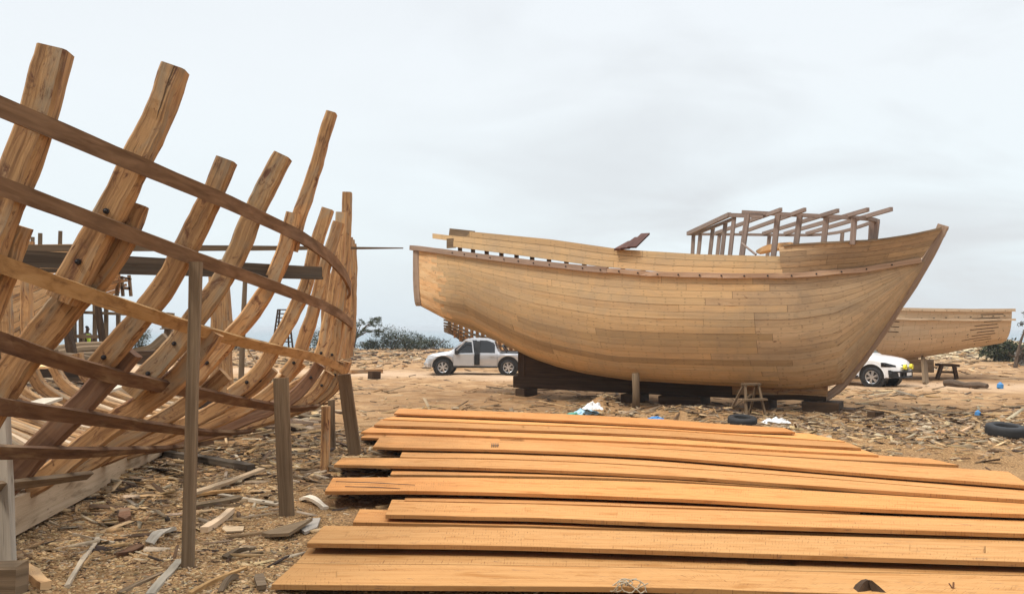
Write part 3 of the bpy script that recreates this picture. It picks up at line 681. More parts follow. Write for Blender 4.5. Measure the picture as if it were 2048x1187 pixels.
# ribbands: where they cross the outside of each frame
def xpoly(A, B):
    for i in range(len(A) - 1):
        p, r = A[i], A[i+1] - A[i]
        for j in range(len(B) - 1):
            q, s_ = B[j], B[j+1] - B[j]; d = r[0] * s_[1] - r[1] * s_[0]
            if abs(d) < 1e-9: continue
            tt_ = ((q - p)[0] * s_[1] - (q - p)[1] * s_[0]) / d; uu_ = ((q - p)[0] * r[1] - (q - p)[1] * r[0]) / d
            if -1e-6 <= tt_ <= 1.000001 and -1e-6 <= uu_ <= 1.000001: return i + tt_
    return None
BANDS = [
 ([(-200, 120), (0, 212), (60, 240), (150, 275), (245, 315), (340, 357), (430, 392), (515, 432), (590, 467), (640, 498), (670, 525), (690, 552), (703, 585)], 'band', .15, 11),
 ([(-200, 295), (0, 373), (100, 408), (205, 447), (320, 492), (420, 527), (520, 562), (600, 592), (650, 612), (685, 632), (704, 650)], 'band', .14, 11),
 ([(-200, 455), (0, 528), (100, 562), (200, 598), (300, 630), (390, 658), (480, 682), (560, 700), (620, 712), (665, 726), (694, 748)], 'bandlight', .135, 11),
 ([(-200, 610), (0, 684), (90, 712), (180, 740), (280, 763), (370, 780), (460, 798), (540, 812), (590, 818), (640, 812), (676, 800), (700, 780)], 'bandred', .15, 10),
 ([(-200, 780), (0, 812), (100, 825), (200, 838), (300, 852), (400, 864), (450, 866), (500, 862), (560, 852), (620, 835), (670, 812)], 'bandred', .15, 10),
 ([(-200, 895), (0, 903), (100, 905), (200, 903), (300, 898), (370, 893), (440, 880), (520, 866)], 'bandred', .13, 8),
 ([(-200, 1000), (0, 972), (100, 960), (200, 945), (260, 930)], 'grey', .11, 4),
]
OFFS = [w_ * .58 + .03 for w_ in [.25, .245, .225, .23, .21] + [.20] * 12]
for line, mt, wid, last in BANDS:
    L2 = [V(*p) for p in line]; pts, Nn, Ww = [], [], []
    for i, (D, U, Lw) in enumerate(frames[:last]):
        OFF = OFFS[i]
        best = None
        for P, Dd in ((U, D), (Lw, D + .19)):
            Ps = smooth(P, 4); O = []
            for k in range(len(Ps)):
                T = nrm(Ps[min(k+1, len(Ps)-1)] - Ps[max(k-1, 0)]); nn = nrm(np.cross(T, AA))
                if np.dot(nn, AN) < 0 and abs(np.dot(nn, AN)) > .2 or (abs(np.dot(nn, AN)) <= .2 and nn[2] > 0): nn = -nn
                O.append((Ps[k] + nn * OFF, nn, T))
            x = xpoly([proj(o[0]) for o in O], L2)
            if x is not None:
                k = int(x); f = x - k; k2 = min(k + 1, len(O) - 1)
                best = (O[k][0] * (1 - f) + O[k2][0] * f, O[k][1], -O[k][2]); break
        if best is not None: pts.append(best[0]); Nn.append(best[1]); Ww.append(best[2])
    if len(pts) < 2: continue
    e0 = pts[0] + (pts[0] - pts[1]) * 1.3; pts = [e0] + pts; Nn = [Nn[0]] + Nn; Ww = [Ww[0]] + Ww
    e1 = pts[-1] + (pts[-1] - pts[-2]) * .6 - AN * (.12 if last > 9 else .0); pts.append(e1); Nn.append(Nn[-1]); Ww.append(Ww[-1])
    n_ = 4; sp_ = smooth(pts, n_); sn = smooth(Nn, n_); sw = smooth(Ww, n_)
    for side in (1, -1):
        q = MB()
        P_, N_, W_ = sp_, sn, sw
        if side < 0:
            rf = lambda d: d - 2 * np.dot(d, AN) * AN
            k0 = keel_pt(0, 0); P_ = [k0 + rf(p - k0) for p in sp_]; N_ = [rf(x) for x in sn]; W_ = [rf(x) for x in sw]
        q.sweep(P_, [nrm(x) for x in N_], wid, .05, jit=.007, W=[nrm(x) for x in W_])
        q.build('ribband', M[mt], skel)
kq = MB(); kq.sweep([keel_pt(D, h / 2 + b_) for D, h, b_ in [(4.5, .47, .04), (6, .46, .05), (8, .42, .06), (9.5, .36, .06), (11, .28, .07), (12.5, .26, .08), (15, .3, .08), (18, .3, .1)]], V(0, 0, 1), .24, [.47, .46, .42, .36, .28, .26, .3, .3], jit=.01)
kq.build('keel', M['keel'], skel)
kk = MB(); kk.sweep([keel_pt(D, .66) for D in np.linspace(6, 17.5, 12)], V(0, 0, 1), .16, .12, jit=.01); kk.build('keelson', M['dark'], skel)
# far end post with clamps, seen between the ribs
fp = MB(); fp.sweep([at_y(446, 800, 17.9), at_y(440, 720, 17.9), at_y(443, 640, 17.9), at_y(440, 575, 17.9), at_y(438, 520, 17.9)], AN, .32, .46, ch=.06, jit=.05); fp.bar(at_y(456, 640, 17.6), at_y(456, 665, 17.6), .16, .18, up=AN)
fp.build('end_post', M['rib'], skel)
# inside beam and batten
sb = MB(); sb.bar(at_y(-60, 512, 6.8), at_y(642, 545, 10.6), .05, .16, up=(0, 0, 1), n=6); 
sb.bar(at_y(-60, 536, 6.78), at_y(642, 556, 10.58), .09, .035, up=(0, 0, 1), n=6)
sb.build('inside_beam', M['beam'], skel)
lb2 = MB(); pA, pB = at_y(-30, 496, 11.0), at_y(806, 496, 14.2)
lb2.sweep([pA + (pB - pA) * f for f in np.linspace(0, 1, 10)], V(0, 0, 1), .03, [.10, .1, .1, .1, .095, .09, .075, .06, .04, .02])
tag(lb2.build('long_batten', M['grey']), 'long thin level batten through the open skeleton, pointed tip sticking out right', 'batten')
# loose boards lying on the floor timbers inside the skeleton
for (p1, p2, dd, wd_, mt, lab) in [((72, 735), (128, 722), 13.2, .3, 'raw', 'bright triangular board lying high inside the skeleton behind the nearest ribs'),
                              ((172, 792), (246, 768), 12.6, .34, 'palegrey', 'pale board lying slantwise on the floor timbers inside the skeleton'),
                              ((60, 812), (105, 797), 11.2, .3, 'palegrey', 'short pale board on the floor timbers at the left edge of the skeleton'),
                              ((255, 872), (330, 848), 11.4, .16, 'palegrey', 'narrow pale board lying low inside the skeleton near its keel')]:
    q = MB(); q.bar(at_y(*p1, dd), at_y(*p2, dd + 1.2), wd_, .04, tint=(1.25, 1.25, 1.2)); tag(q.build('loose_board', M[mt]), lab, 'board', 'loose boards inside the skeleton')
# shores that hold the skeleton up
def shore(top, bot, w_, t_, mat, label, D=None, dz=0, name='shore_post', lean=0.):
    b = G(*bot); d = b[1] + lean if D is None else D; a = at_y(*top, d)
    q = MB(); q.bar(b - V(0, 0, .06), a, w_, t_, up=(0, 1, 0), n=6, ch=.012, jit=.008)
    return tag(q.build(name, M[mat]), label, 'post', 'posts shoring the skeleton')
shore((392, 524), (375, 1133), .115, .07, 'grey', 'tall thin grey post standing in the shavings in front of the skeleton', lean=.1)
shore((562, 755), (574, 1030), .185, .05, 'grey', 'short broad plank post with a square top in front of the skeleton')
shore((652, 812), (650, 943), .13, .10, 'rib', 'short reddish post under the round end of the skeleton')
shore((663, 800), (664, 900), .12, .1, 'grey', 'short post mostly hidden behind the reddish post', lean=.0)
shore((688, 748), (711, 909), .24, .06, 'grey', 'leaning plank shore under the right hand end of the skeleton, next to the orange planks', lean=-.2)
shore((2, 760), (18, 1138), .13, .08, 'palegrey', 'pale grey post cut by the left edge of the picture', lean=.2)
p = G(20, 1190); q = MB(); q.box(p + V(-.12, 0, .12), .42, .2, .3, .1, ch=.02, jit=.015); tag(q.build('timber_block', M['grey']), 'grey square timber block with dark knots at the bottom left corner', 'block')
q = MB(); b0 = G(482, 768); q.tube([b0 - V(0, 0, .05), b0 + V(.05, 0, 2.4), b0 + V(.12, 0, 4.6)], [.12, .11, .09], 7); tag(q.build('bare_pole', M['grey']), 'tall bare pole standing upright on the sand behind the skeleton', 'pole')

# ------------------------------------------------------------------ the orange sawn planks
PL = [  # top height, near edge left..right, far edge left..right (pixels), label
 ('A', .095, [(543, 1167), (1300, 1174), (1560, 1182), (2120, 1200)], [(590, 1126), (1100, 1131), (1683, 1143), (2120, 1152)], 'nearest orange plank, split by a fine line, along the bottom edge'),
 ('B', .073, [(592, 1125), (1100, 1130), (1683, 1142), (2120, 1151)], [(618, 1094), (1100, 1102), (1683, 1116), (2120, 1127)], 'orange plank lying flush against the nearest one, half under the next'),
 ('C', .175, [(614, 1085), (1000, 1090), (1300, 1099), (2120, 1125)], [(648, 1050), (1000, 1054), (1300, 1062), (2120, 1082)], 'wide orange plank with saw marks and a dark shadow line, third from the front'),
 ('D', .12, [(706, 1043), (1000, 1049), (1300, 1057), (2120, 1078)], [(720, 1017), (1000, 1026), (1300, 1040), (2120, 1064)], 'orange plank mostly covered, its left end between the third and the chest-high stained one'),
 ('E', .20, [(771, 1028), (1096, 1035), (1300, 1043), (2120, 1068)], [(784, 998), (1096, 1005), (1300, 1014), (2120, 1042)], 'clean orange plank with dark stains on its front edge'),
 ('F', .165, [(809, 1000), (1100, 1006), (1300, 1012), (1720, 1024)], [(811, 992), (1100, 996), (1300, 1003), (1720, 1019)], 'thin sliver of an orange plank behind the one with stained edge'),
 ('G', .225, [(650, 981), (911, 982), (1300, 994), (1700, 1014), (2120, 1030)], [(666, 954), (911, 954), (1300, 963), (1700, 985), (2120, 1008)], 'long orange plank cracked open at its left end'),
 ('H', .17, [(781, 948), (1050, 951), (1300, 958), (1620, 978), (1930, 1001)], [(787, 934), (1050, 937), (1300, 947), (1620, 967), (1940, 995)], 'pale orange plank tapering to a point between two others'),
 ('I', .225, [(668, 928), (980, 935), (1300, 948), (1665, 973), (2120, 1003)], [(684, 914), (980, 917), (1300, 930), (1665, 956), (2120, 992)], 'reddish orange plank that sticks out farthest left beside the leaning shore'),
 ('J', .19, [(800, 913), (1050, 918), (1300, 930), (1665, 956), (2120, 996)], [(807, 897), (1050, 900), (1300, 912), (1665, 940), (2120, 974)], 'orange plank with a blunt left end just behind the one sticking out'),
 ('K', .24, [(746, 893), (1022, 899), (1300, 911), (1683, 942), (2062, 970)], [(761, 872), (1022, 882), (1300, 896), (1665, 919), (2016, 942)], 'broad orange plank with a small dark stamp, ending at the right edge'),
 ('L', .18, [(722, 874), (1000, 884), (1300, 895), (1640, 915), (1917, 929)], [(732, 865), (1000, 873), (1300, 884), (1600, 900), (1859, 916)], 'orange plank ending in a slanted tip near the tyre at the right'),
 ('M', .19, [(722, 863), (948, 870), (1300, 884), (1560, 899), (1757, 909)], [(744, 853), (948, 859), (1300, 870), (1560, 885), (1720, 897)], 'orange plank with scuffed grey marks in the back half of the spread'),
 ('O', .21, [(748, 849), (1000, 857), (1300, 869), (1520, 884), (1722, 895)], [(762, 838), (1000, 846), (1300, 857), (1520, 871), (1690, 882)], 'orange plank, third from the back'),
 ('P', .19, [(766, 837), (1000, 846), (1300, 857), (1520, 871), (1690, 882)], [(800, 829), (1000, 836), (1300, 849), (1480, 858), (1618, 866)], 'orange plank, second from the back'),
 ('Q', .24, [(788, 826), (1050, 836), (1300, 849), (1459, 859), (1590, 863)], [(798, 816), (1050, 824), (1300, 836), (1430, 846), (1570, 855)], 'farthest orange plank, by the heaps of shavings under the big boat'),
]
for nm, h, ne, fe, lab in PL:
    th = .045 if nm not in 'FH' else .035
    A_ = smooth([at_z(*p, h) for p in ne], 6); B_ = smooth([at_z(*p, h - .055 if nm not in 'AB' else h - .02) for p in fe], 6)
    q = MB(); ed = MB(); rows = []
    for i, (a, b) in enumerate(zip(A_, B_)):
        L = i / (len(A_) - 1)
        wob = V(0, 0, .004 * mnoise.noise(Vector((L * 9, h * 90, 0)))); dn = V(0, 0, -th)
        a = a + wob; b = b + wob * .5
        a2 = a * .985 + b * .015 + V(0, 0, -.004); e = nrm(b - a) * .004
        rows.append([b + dn, b - V(0, 0, .004), b - e, (a * .67 + b * .33), (a * .33 + b * .67), a + e, a - V(0, 0, .004), a + dn][::-1])
    tn = rt(.80, 1.10, .10); q.grid([r_[2:6] for r_ in rows], tn); q.grid([r_[0:3] for r_ in rows], tuple(x * .70 for x in tn)); q.grid([r_[5:8] for r_ in rows], tuple(x * .70 for x in tn))  # long edges tinted darker than the top: shade of upright faces put into colour
    for r_, fl in ((rows[0], False), (rows[-1], True)):
        base = len(q.v); q.v += [np.asarray(x) for x in r_]; ids = tuple(range(base, base + len(r_)))
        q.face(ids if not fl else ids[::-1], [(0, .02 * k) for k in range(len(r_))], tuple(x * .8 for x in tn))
    q.face  # closed underneath by the ground side
    bot = [[r_[0], r_[-1]] for r_ in rows]; q.grid(bot, tn, flip=True)
    if nm == 'G':   # open cracks at the weathered end
        pass
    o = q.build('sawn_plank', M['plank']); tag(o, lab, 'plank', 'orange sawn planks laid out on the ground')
    def mark(name, a, b, w_, mt='black'):
        mq = MB(); mq.bar(at_z(*a, h + .0015), at_z(*b, h + .0015), w_, .003); mo = mq.build(name, M[mt], None, origin=False); mo.parent = o; mo.location = -o.location
    if nm == 'K':
        for k in range(4): mark('stamp', (984 + 4 * k, 885), (983 + 4 * k, 893), .012, 'bolt')
        mark('stamp', (984, 889), (998, 889.5), .02, 'bolt')
    if nm == 'G':
        for k, (x0, x1, y0, y1) in enumerate([(672, 830, 962, 969), (690, 800, 972, 976)]):
            cq = MB(); cq.sweep([at_z(x0, y0, h + .001), at_z((x0 + x1) / 2, (y0 + y1) / 2 - 1, h + .001), at_z(x1, y1, h + .001)], V(0, 0, 1), [.014, .022, .004], .006); co_ = cq.build('crack', M['black'], None, origin=False); co_.parent = o; co_.location = -o.location
# ------------------------------------------------------------------ pickups
def pickup(root, paint, glass, dark_nose, seed):
    """x forward from the tail, y to the left, z up; nose at x = 5.35"""
    L = 5.35; XF, XR, RW = 4.42, 1.20, .385
    top = lambda x: float(np.interp(x, [0, .05, 1.62, 1.72, 1.9, 2.25, 3.0, 3.35, 4.12, 4.7, 5.1, 5.28, 5.35], [1.06, 1.08, 1.10, 1.2, 1.66, 1.80, 1.82, 1.76, 1.16, 1.08, 1.0, .9, .72]))
    belt = lambda x: float(np.interp(x, [0, 1.7, 4.1, 4.7, 5.1, 5.35], [1.02, 1.06, 1.05, 1.0, .9, .66]))
    if dark_nose: top0, belt0 = top, belt; lift = lambda x: float(np.interp(x, [0, 3.3, 4.1, 4.9, 5.35], [.04, .05, .09, .10, .04])); top = lambda x: top0(x) + lift(x); belt = lambda x: belt0(x) + lift(x)
    hw = lambda x: float(np.interp(x, [0, .1, .4, 4.6, 5.0, 5.25, 5.35], [.86, .90, .92, .92, .88, .74, .6]))
    def bot(x):
        z = float(np.interp(x, [0, .3, .7, 4.8, 5.1, 5.35], [.52, .45, .40, .38, .36, .42]))
        for xc in (XF, XR):
            r = .50; d = abs(x - xc)
            if d < r: z = max(z, .40 + math.sqrt(r * r - d * d))
        return z
    def sec(x):
        tp, bl_, h, bt = top(x), belt(x), hw(x), bot(x)
        bl_ = min(bl_, tp - .02); cabh = max(0, tp - 1.15)
        rh = h - .10 - .22 * min(1, cabh / .65)
        mid = max((bt + bl_) / 2, bt + .01)
        return [(0, tp + .01), (rh * .6, tp + .005), (rh, tp - .03), (h - .045, bl_), (h, bl_ - min(.12, (bl_ - bt) * .4)), (h, mid), (h - .02, bt + .02), (h - .12, bt), (0, bt + .02)]
    xs = sorted(set(list(np.linspace(0, L, 46)) + [XF + s_ * f for s_ in (-1, 1) for f in (.5, .495, .47, .42, .33, .2)] + [XR + s_ * f for s_ in (-1, 1) for f in (.5, .495, .47, .42, .33, .2)]))
    W = np.array(root.matrix_basis); tr = lambda x, y, z: W[:3, :3] @ V(x, y, z) + W[:3, 3]
    mbx = MB()
    for s_ in (1, -1):
        mbx.grid([[tr(x, s_ * y, z) for y, z in sec(x)] for x in xs], flip=(s_ > 0))
        for x in (0, L):
            c = [tr(x, s_ * y, z) for y, z in sec(x)]; b_ = len(mbx.v); mbx.v += c; mbx.face(tuple(range(b_, b_ + len(c))), [(0, 0)] * len(c))
    body = mbx.build('body', paint, root, sm=False)
    for f in body.data.polygons: f.use_smooth = True
    body.data.set_sharp_from_angle(angle=math.radians(32))
    def side_pt(x, f, s_, o=.012):     # f from belt (0) to roof edge (1)
        S = sec(x); (y0, z0), (y1, z1) = S[3], S[2]; return tr(x, s_ * (y0 + (y1 - y0) * f + o), z0 + (z1 - z0) * f)
    def low_pt(x, z, s_, o=.012):
        S = sec(x); zs_ = [p[1] for p in S[3:7]][::-1]; ys_ = [p[0] for p in S[3:7]][::-1]; return tr(x, s_ * (float(np.interp(z, zs_, ys_)) + o), z)
    for s_ in (1, -1):
        for nm, xa, xb in (('rear_window', 1.86, 2.62), ('front_window', 2.76, 3.86)):
            q = MB(); q.grid([[side_pt(x, .06, s_), side_pt(x, min(.9, .9 if x < 3.36 else .9 - .02), s_)] for x in np.linspace(xa, xb, 12)], flip=s_ < 0); q.build(nm, glass if s_ < 0 or True else glass, root)
        for xd in (1.74, 2.70, 3.92):
            q = MB(); q.sweep([low_pt(xd, z, s_, .003) for z in np.linspace(.5, 1.0, 5)], W[:3, :3] @ V(0, 1, 0), .012, .006); q.build('door_gap', M['black'], root)
        for xh in (2.0, 2.95):
            q = MB(); q.bar(low_pt(xh - .09, .93, s_, .02), low_pt(xh + .09, .93, s_, .02), .03, .03); q.build('door_handle', paint, root)
        q = MB(); q.bar(tr(1.75, s_ * .93, .40), tr(3.9, s_ * .93, .40), .14, .07); q.build('side_step', M['black'], root)
        q = MB(); q.bar(side_pt(3.72, .15, s_, .05), side_pt(3.72, .15, s_, .26), .16, .19, ch=.03); q.build('wing_mirror', paint if dark_nose else M['black'], root)
        q = MB(); q.grid([[low_pt(x, z, s_, .008) for z in np.linspace(.80 - (5.2 - x) * .02, .97 - max(0, x - 4.95) * .35, 3)] for x in np.linspace(4.78, 5.26, 8)], flip=s_ < 0); q.build('headlight', M['glass'] if dark_nose else M['lamp'], root)
        for xc in (XF, XR):     # dark lining of the arch and the wheel in it
            q = MB(); q.tube([tr(xc, s_ * .50, .42), tr(xc, s_ * .865, .42)], .50, 24); q.build('wheel_arch', M['black'], root)
            q = MB(); q.sweep([tr(xc + .515 * math.cos(a), s_ * .925, .40 + .515 * math.sin(a)) for a in np.linspace(-.05, math.pi + .05, 18)], W[:3, :3] @ V(0, 1, 0), .035, .02); q.build('arch_trim', paint if dark_nose else M['black'], root)
            wq = MB(); cx = lambda y, r, a: tr(xc + r * math.cos(a), s_ * y, RW + r * math.sin(a))
            prof = [(.70, .20), (.69, .34), (.72, .375), (.80, .385), (.88, .375), (.915, .34), (.91, .27), (.88, .25)]
            wq.grid([[cx(y, r, a) for y, r in prof] for a in np.linspace(0, 2 * math.pi, 29)], flip=s_ > 0)
            wh = wq.build('wheel', M['tyre'], root, sm=True)
            rq = MB()
            rq.grid([[cx(y, r, a) for y, r in [(.885, .262), (.90, .255), (.885, .235), (.80, .22)]] for a in np.linspace(0, 2 * math.pi, 25)], flip=s_ > 0)
            for k in range(6):
                a = k * math.pi / 3 + .3
                for da in (-.13, .13): rq.bar(cx(.89, .05, a + da * 1.5), cx(.885, .245, a + da), .035, .045, up=W[:3, :3] @ V(0, 1, 0))
            rq.tube([cx(.83, 0, 0), tr(xc, s_ * .905, RW)], .075, 10)
            rm = rq.build('rim', M['alloy'], None, origin=False); rm.parent = wh
            A = np.array(root.matrix_basis.inverted()); me_ = rm.data
            for vv_ in me_.vertices: vv_.co = Vector(A[:3, :3] @ np.array(vv_.co) + A[:3, 3])
            dq = MB(); dq.tube([tr(xc, s_ * .79, RW), tr(xc, s_ * .80, RW)], .24, 20); dk = dq.build('brake_disc', M['black'], None, origin=False); dk.parent = wh
            for vv_ in dk.data.vertices: vv_.co = Vector(A[:3, :3] @ np.array(vv_.co) + A[:3, 3])
    # windscreen, rear glass
    for nm, xa, xb in (('windscreen', 3.42, 4.06), ('rear_glass', 1.74, 1.88)):
        q = MB(); q.grid([[tr(x, f * (sec(x)[2][0] - .06), top(x) - .03 * abs(f) ** 3 + .022) for f in (-1, -.6, 0, .6, 1)] for x in np.linspace(xa, xb, 6)]); q.build(nm, glass, root)
    # bed opening, roll bar
    q = MB(); q.box(tr(.86, 0, 1.085), 1.5, 1.5, .06, math.atan2(W[1, 0], W[0, 0])); q.build('bed_cover', M['black'], root)
    q = MB(); q.tube([tr(1.25, .72, 1.08), tr(1.45, .70, 1.34), tr(1.5, .55, 1.45), tr(1.5, -.55, 1.45), tr(1.45, -.70, 1.34), tr(1.25, -.72, 1.08)], .035, 7); q.build('roll_bar', M['black'], root)
    # nose: grille, bumper, plate, lamps
    gq = MB(); gq.grid([[tr(5.36 - .06 * abs(y / .5) ** 2, y, z) if z < .75 else tr(5.31 - .05 * abs(y / .5) ** 2, y, z + .02) for z in (.62, .74, .86)] for y in np.linspace(-.5, .5, 7)], flip=False); gq.build('grille', M['black'], root)
    for z in (.68, .77): 
        q = MB(); q.sweep([tr(5.37 - .06 * abs(y / .5) ** 2, y, z) for y in np.linspace(-.48, .48, 7)], V(0, 0, 1), .03, .02); q.build('grille_bar', M['alloy' if not dark_nose else 'black'], root)
    q = MB(); q.sweep([tr(5.36 - .26 * abs(y / .9) ** 2.6, y, .50) for y in np.linspace(-.9, .9, 15)], V(0, 0, 1), .12, .22, ch=.03); q.build('front_bumper', M['black'] if dark_nose else paint, root)
    if dark_nose:
        for z in (.40, .62):
            q = MB(); q.tube([tr(5.47 - .3 * abs(y / .85) ** 2.4, y, z) for y in np.linspace(-.85, .85, 13)], .03, 7); q.build('bull_bar', M['black'], root)
        for y in (-.40, .40, -.85, .85):
            q = MB(); x0 = 5.47 - .3 * abs(y / .85) ** 2.4; q.tube([tr(x0, y, .36), tr(x0, y, .66)], .03, 7); q.build('bull_bar', M['black'], root)
        for y in (-.30, .30):
            q = MB(); q.tube([tr(5.40, y, .80), tr(5.49, y, .80)], .10, 14); o = q.build('spot_lamp', M['yellow'], root)
            q = MB(); q.tube([tr(5.48, y - .05, .80), tr(5.496, y - .05, .80)], .018, 6); q.tube([tr(5.48, y + .05, .80), tr(5.496, y + .05, .80)], .018, 6); q.build('lamp_mark', M['black'], root)
        for s_ in (1, -1):
            q = MB(); q.bar(low_pt(5.08, .52, s_, .01), low_pt(5.08, .68, s_, .01), .09, .04); q.build('fog_lamp_recess', M['black'], root)
    q = MB(); q.bar(tr(5.475, -.22, .52), tr(5.475, .22, .52), .012, .12, up=(0, 0, 1)); pl_ = q.build('number_plate', M['plate'], root)
    q = MB()
    for y in np.linspace(-.16, .16, 6): q.bar(tr(5.484, y, .49), tr(5.484, y, .55), .03, .006, up=W[:3, :3] @ V(1, 0, 0))
    if not dark_nose: pass
    return root
# silver pickup seen side on behind the stern, nose to the left
p0, p1 = G(885, 748), G(1021, 752)
ang = math.pi - math.radians(3); dcar = V(math.cos(ang), math.sin(ang), 0); side_n = V(-dcar[1], dcar[0], 0)
rear = p1; rootpos = (p0 + p1) / 2 + dcar * -1.61 - dcar * 1.20 - side_n * .8 * np.sign(np.dot(side_n, -rear))
tr1 = empty('pickup_truck', (rootpos[0], rootpos[1], float(gz(*rear[:2]))), 'silver double cab pickup, front door ajar, parked behind the stern of the big boat', 'pickup truck', None, ang)
pickup(tr1, M['silver'], M['glass'], False, 1)
W1 = np.array(tr1.matrix_basis); T1 = lambda x, y, z: W1[:3, :3] @ V(x, y, z) + W1[:3, 3]
vs_ = 1 if np.dot(W1[:3, 1], -rear) > 0 else -1
q = MB(); q.grid([[T1(x, vs_ * (.945 - .22 * max(0, z - 1.02) / .7), z) for z in (.50, 1.02, 1.68)] for x in (2.60, 2.86)], flip=vs_ < 0); q.build('door_opening', M['black'], tr1)
q = MB()
hx, op = 3.90, math.radians(16)
def dp(s_, z): return T1(hx - s_ * math.cos(op), vs_ * (.935 + s_ * math.sin(op) - .20 * max(0, z - 1.02) / .7), z)
q.grid([[dp(s_, z) for z in (.48, .75, 1.03)] for s_ in (0, .5, 1.08)], flip=vs_ > 0); q.grid([[dp(s_, z) - W1[:3, 1] * .06 * vs_ for z in (.48, .75, 1.03)] for s_ in (0, .5, 1.08)], flip=vs_ < 0)
q.sweep([dp(1.08, 1.03), dp(.98, 1.66), dp(.62, 1.68), dp(.05, 1.10)], W1[:3, 1], .06, .05)
dr = q.build('door', M['silver'], tr1)
# white pickup beyond the bow, nose to the right and towards us
wf = G(1746, 773); ang2 = math.radians(-49); d2 = V(math.cos(ang2), math.sin(ang2), 0); n2_ = V(d2[1], -d2[0], 0)
wp = wf - d2 * 4.42 - n2_ * .80
tr2 = empty('pickup_truck', (wp[0], wp[1], float(gz(*wf[:2]))), 'white pickup with black bull bar and two round yellow lamps, half hidden by the bow', 'pickup truck', None, ang2)
pickup(tr2, M['white'], M['paleglass'], True, 2)

# ------------------------------------------------------------------ other boats
# pale planked hull at the right
BK2 = V(22.15, 34.9, 0); H2 = Hull(BK2, V(-1, .03, 0), V(-.03, -1, 0),
   [(0, 1.75), (2, 2.15), (5, 2.4), (8, 2.2), (10, 1.4), (12, .15)], [(0, 3.1), (2, 3.08), (5, 3.12), (8, 3.3), (12, 4.0)],
   [(0, 1.60), (1.5, 1.34), (2.5, 1.12), (3.7, .93), (5, .8), (8, .78), (10, 1.0), (12, 3.5)], [(0, .42), (2, .6), (5, .68), (9, .9), (12, 1.1)], [(0, 1.0), (2, 1.0), (5, 1.1), (12, 1.)])
pale = empty('wooden_boat', (16.5, 34.8, .3), 'pale finished plank hull with a stern overhang behind the white pickup', 'boat')
def out2(u, t_):
    e = .02; n_ = nrm(np.cross(H2.at(u + e, t_) - H2.at(u - e, t_), H2.at(u, min(t_ + e, 1)) - H2.at(u, max(t_ - e, 0)))); return n_ if np.dot(n_, H2.n) - .7 * n_[2] > 0 else -n_
q = MB(); strakes(q, H2.at, list(H2.arc_ts(5, 16)), 0, 11.6, du=.4, outward=out2, gap=.002, tint=lambda a, b, c: rt(.93, 1.07, .03)); q.build('side_planking', M['hullpale'], pale)
q = MB(); tt = np.linspace(0, 1, 16); uu = np.linspace(0, 11.7, 30)
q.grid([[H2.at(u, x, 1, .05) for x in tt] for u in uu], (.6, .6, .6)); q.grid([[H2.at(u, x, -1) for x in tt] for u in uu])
q.grid([[H2.pt(0, f * np.dot(H2.at(0, x) - BK2, H2.n), H2.at(0, x)[2]) for f in (-1, 0, 1)] for x in tt])
q.grid([[H2.pt(u, f * (H2.vs(u) - .06), H2.zs(u) - .4) for f in (-1, 1)] for u in uu]); q.build('hull_shell', M['hullpale'], pale)
for dz_, lab in ((.0, None), (-.42, None)):
    q = MB(); q.sweep([H2.pt(u, np.dot(H2.at(u, 1 + dz_ * .18) - H2.pt(u, 0, 0), H2.n) + .045, H2.zs(u) + dz_) for u in np.linspace(-.1, 11.4, 24)], V(0, 0, 1), .1, .13 if dz_ == 0 else .09, jit=.006); q.build('rub_rail', M['keel'], pale)
for k in range(9):
    q = MB(); ta = .93 - k * .06; u0 = .42 + .12 * (k % 2) + .05 * k
    q.sweep([H2.at(u, ta) + H2.n * .008 for u in np.linspace(u0, u0 + 1.1 + .3 * math.sin(k * 2.1), 6)], H2.n, .03, .012); q.build('caulked_seam', M['dark'], pale)
for k in range(3): q = MB(); q.sweep([H2.at(u, .86 - .06 * k) + H2.n * .008 for u in np.linspace(5.2, 6.7, 6)], H2.n, .035, .012); q.build('caulked_seam', M['dark'], pale)
for u in np.arange(.4, 7.5, .55):
    for t_ in ((.99, .90) + tuple(random.uniform(.35, .85) for _ in range(3))):
        q = MB(); c = H2.at(u + random.uniform(-.05, .05) if t_ < .9 else u, t_) + H2.n * .02; q.tube([c, c + H2.n * (.08 if t_ > .89 else .012)], .02, 5); q.build('bolt_head', M['bolt'], pale)
q = MB(); q.sweep([H2.pt(u, 0, .55) for u in np.linspace(2.6, 9.8, 6)], V(0, 1, 0), .6, .26); q.sweep([H2.pt(u, 0, .9) for u in np.linspace(3.3, 6, 4)], V(0, 1, 0), .4, .24); q.build('keel', M['keel'], pale)
q = MB(); b0 = G(1852, 768); q.bar(b0 - V(0, 0, .05), V((1846 - 1024) / F * 33.6, 33.6, .95), .32, .10, up=(0, 1, 0), n=4, jit=.01); tag(q.build('hull_prop', M['grey']), 'broad leaning prop under the pale hull behind the white pickup', 'prop')

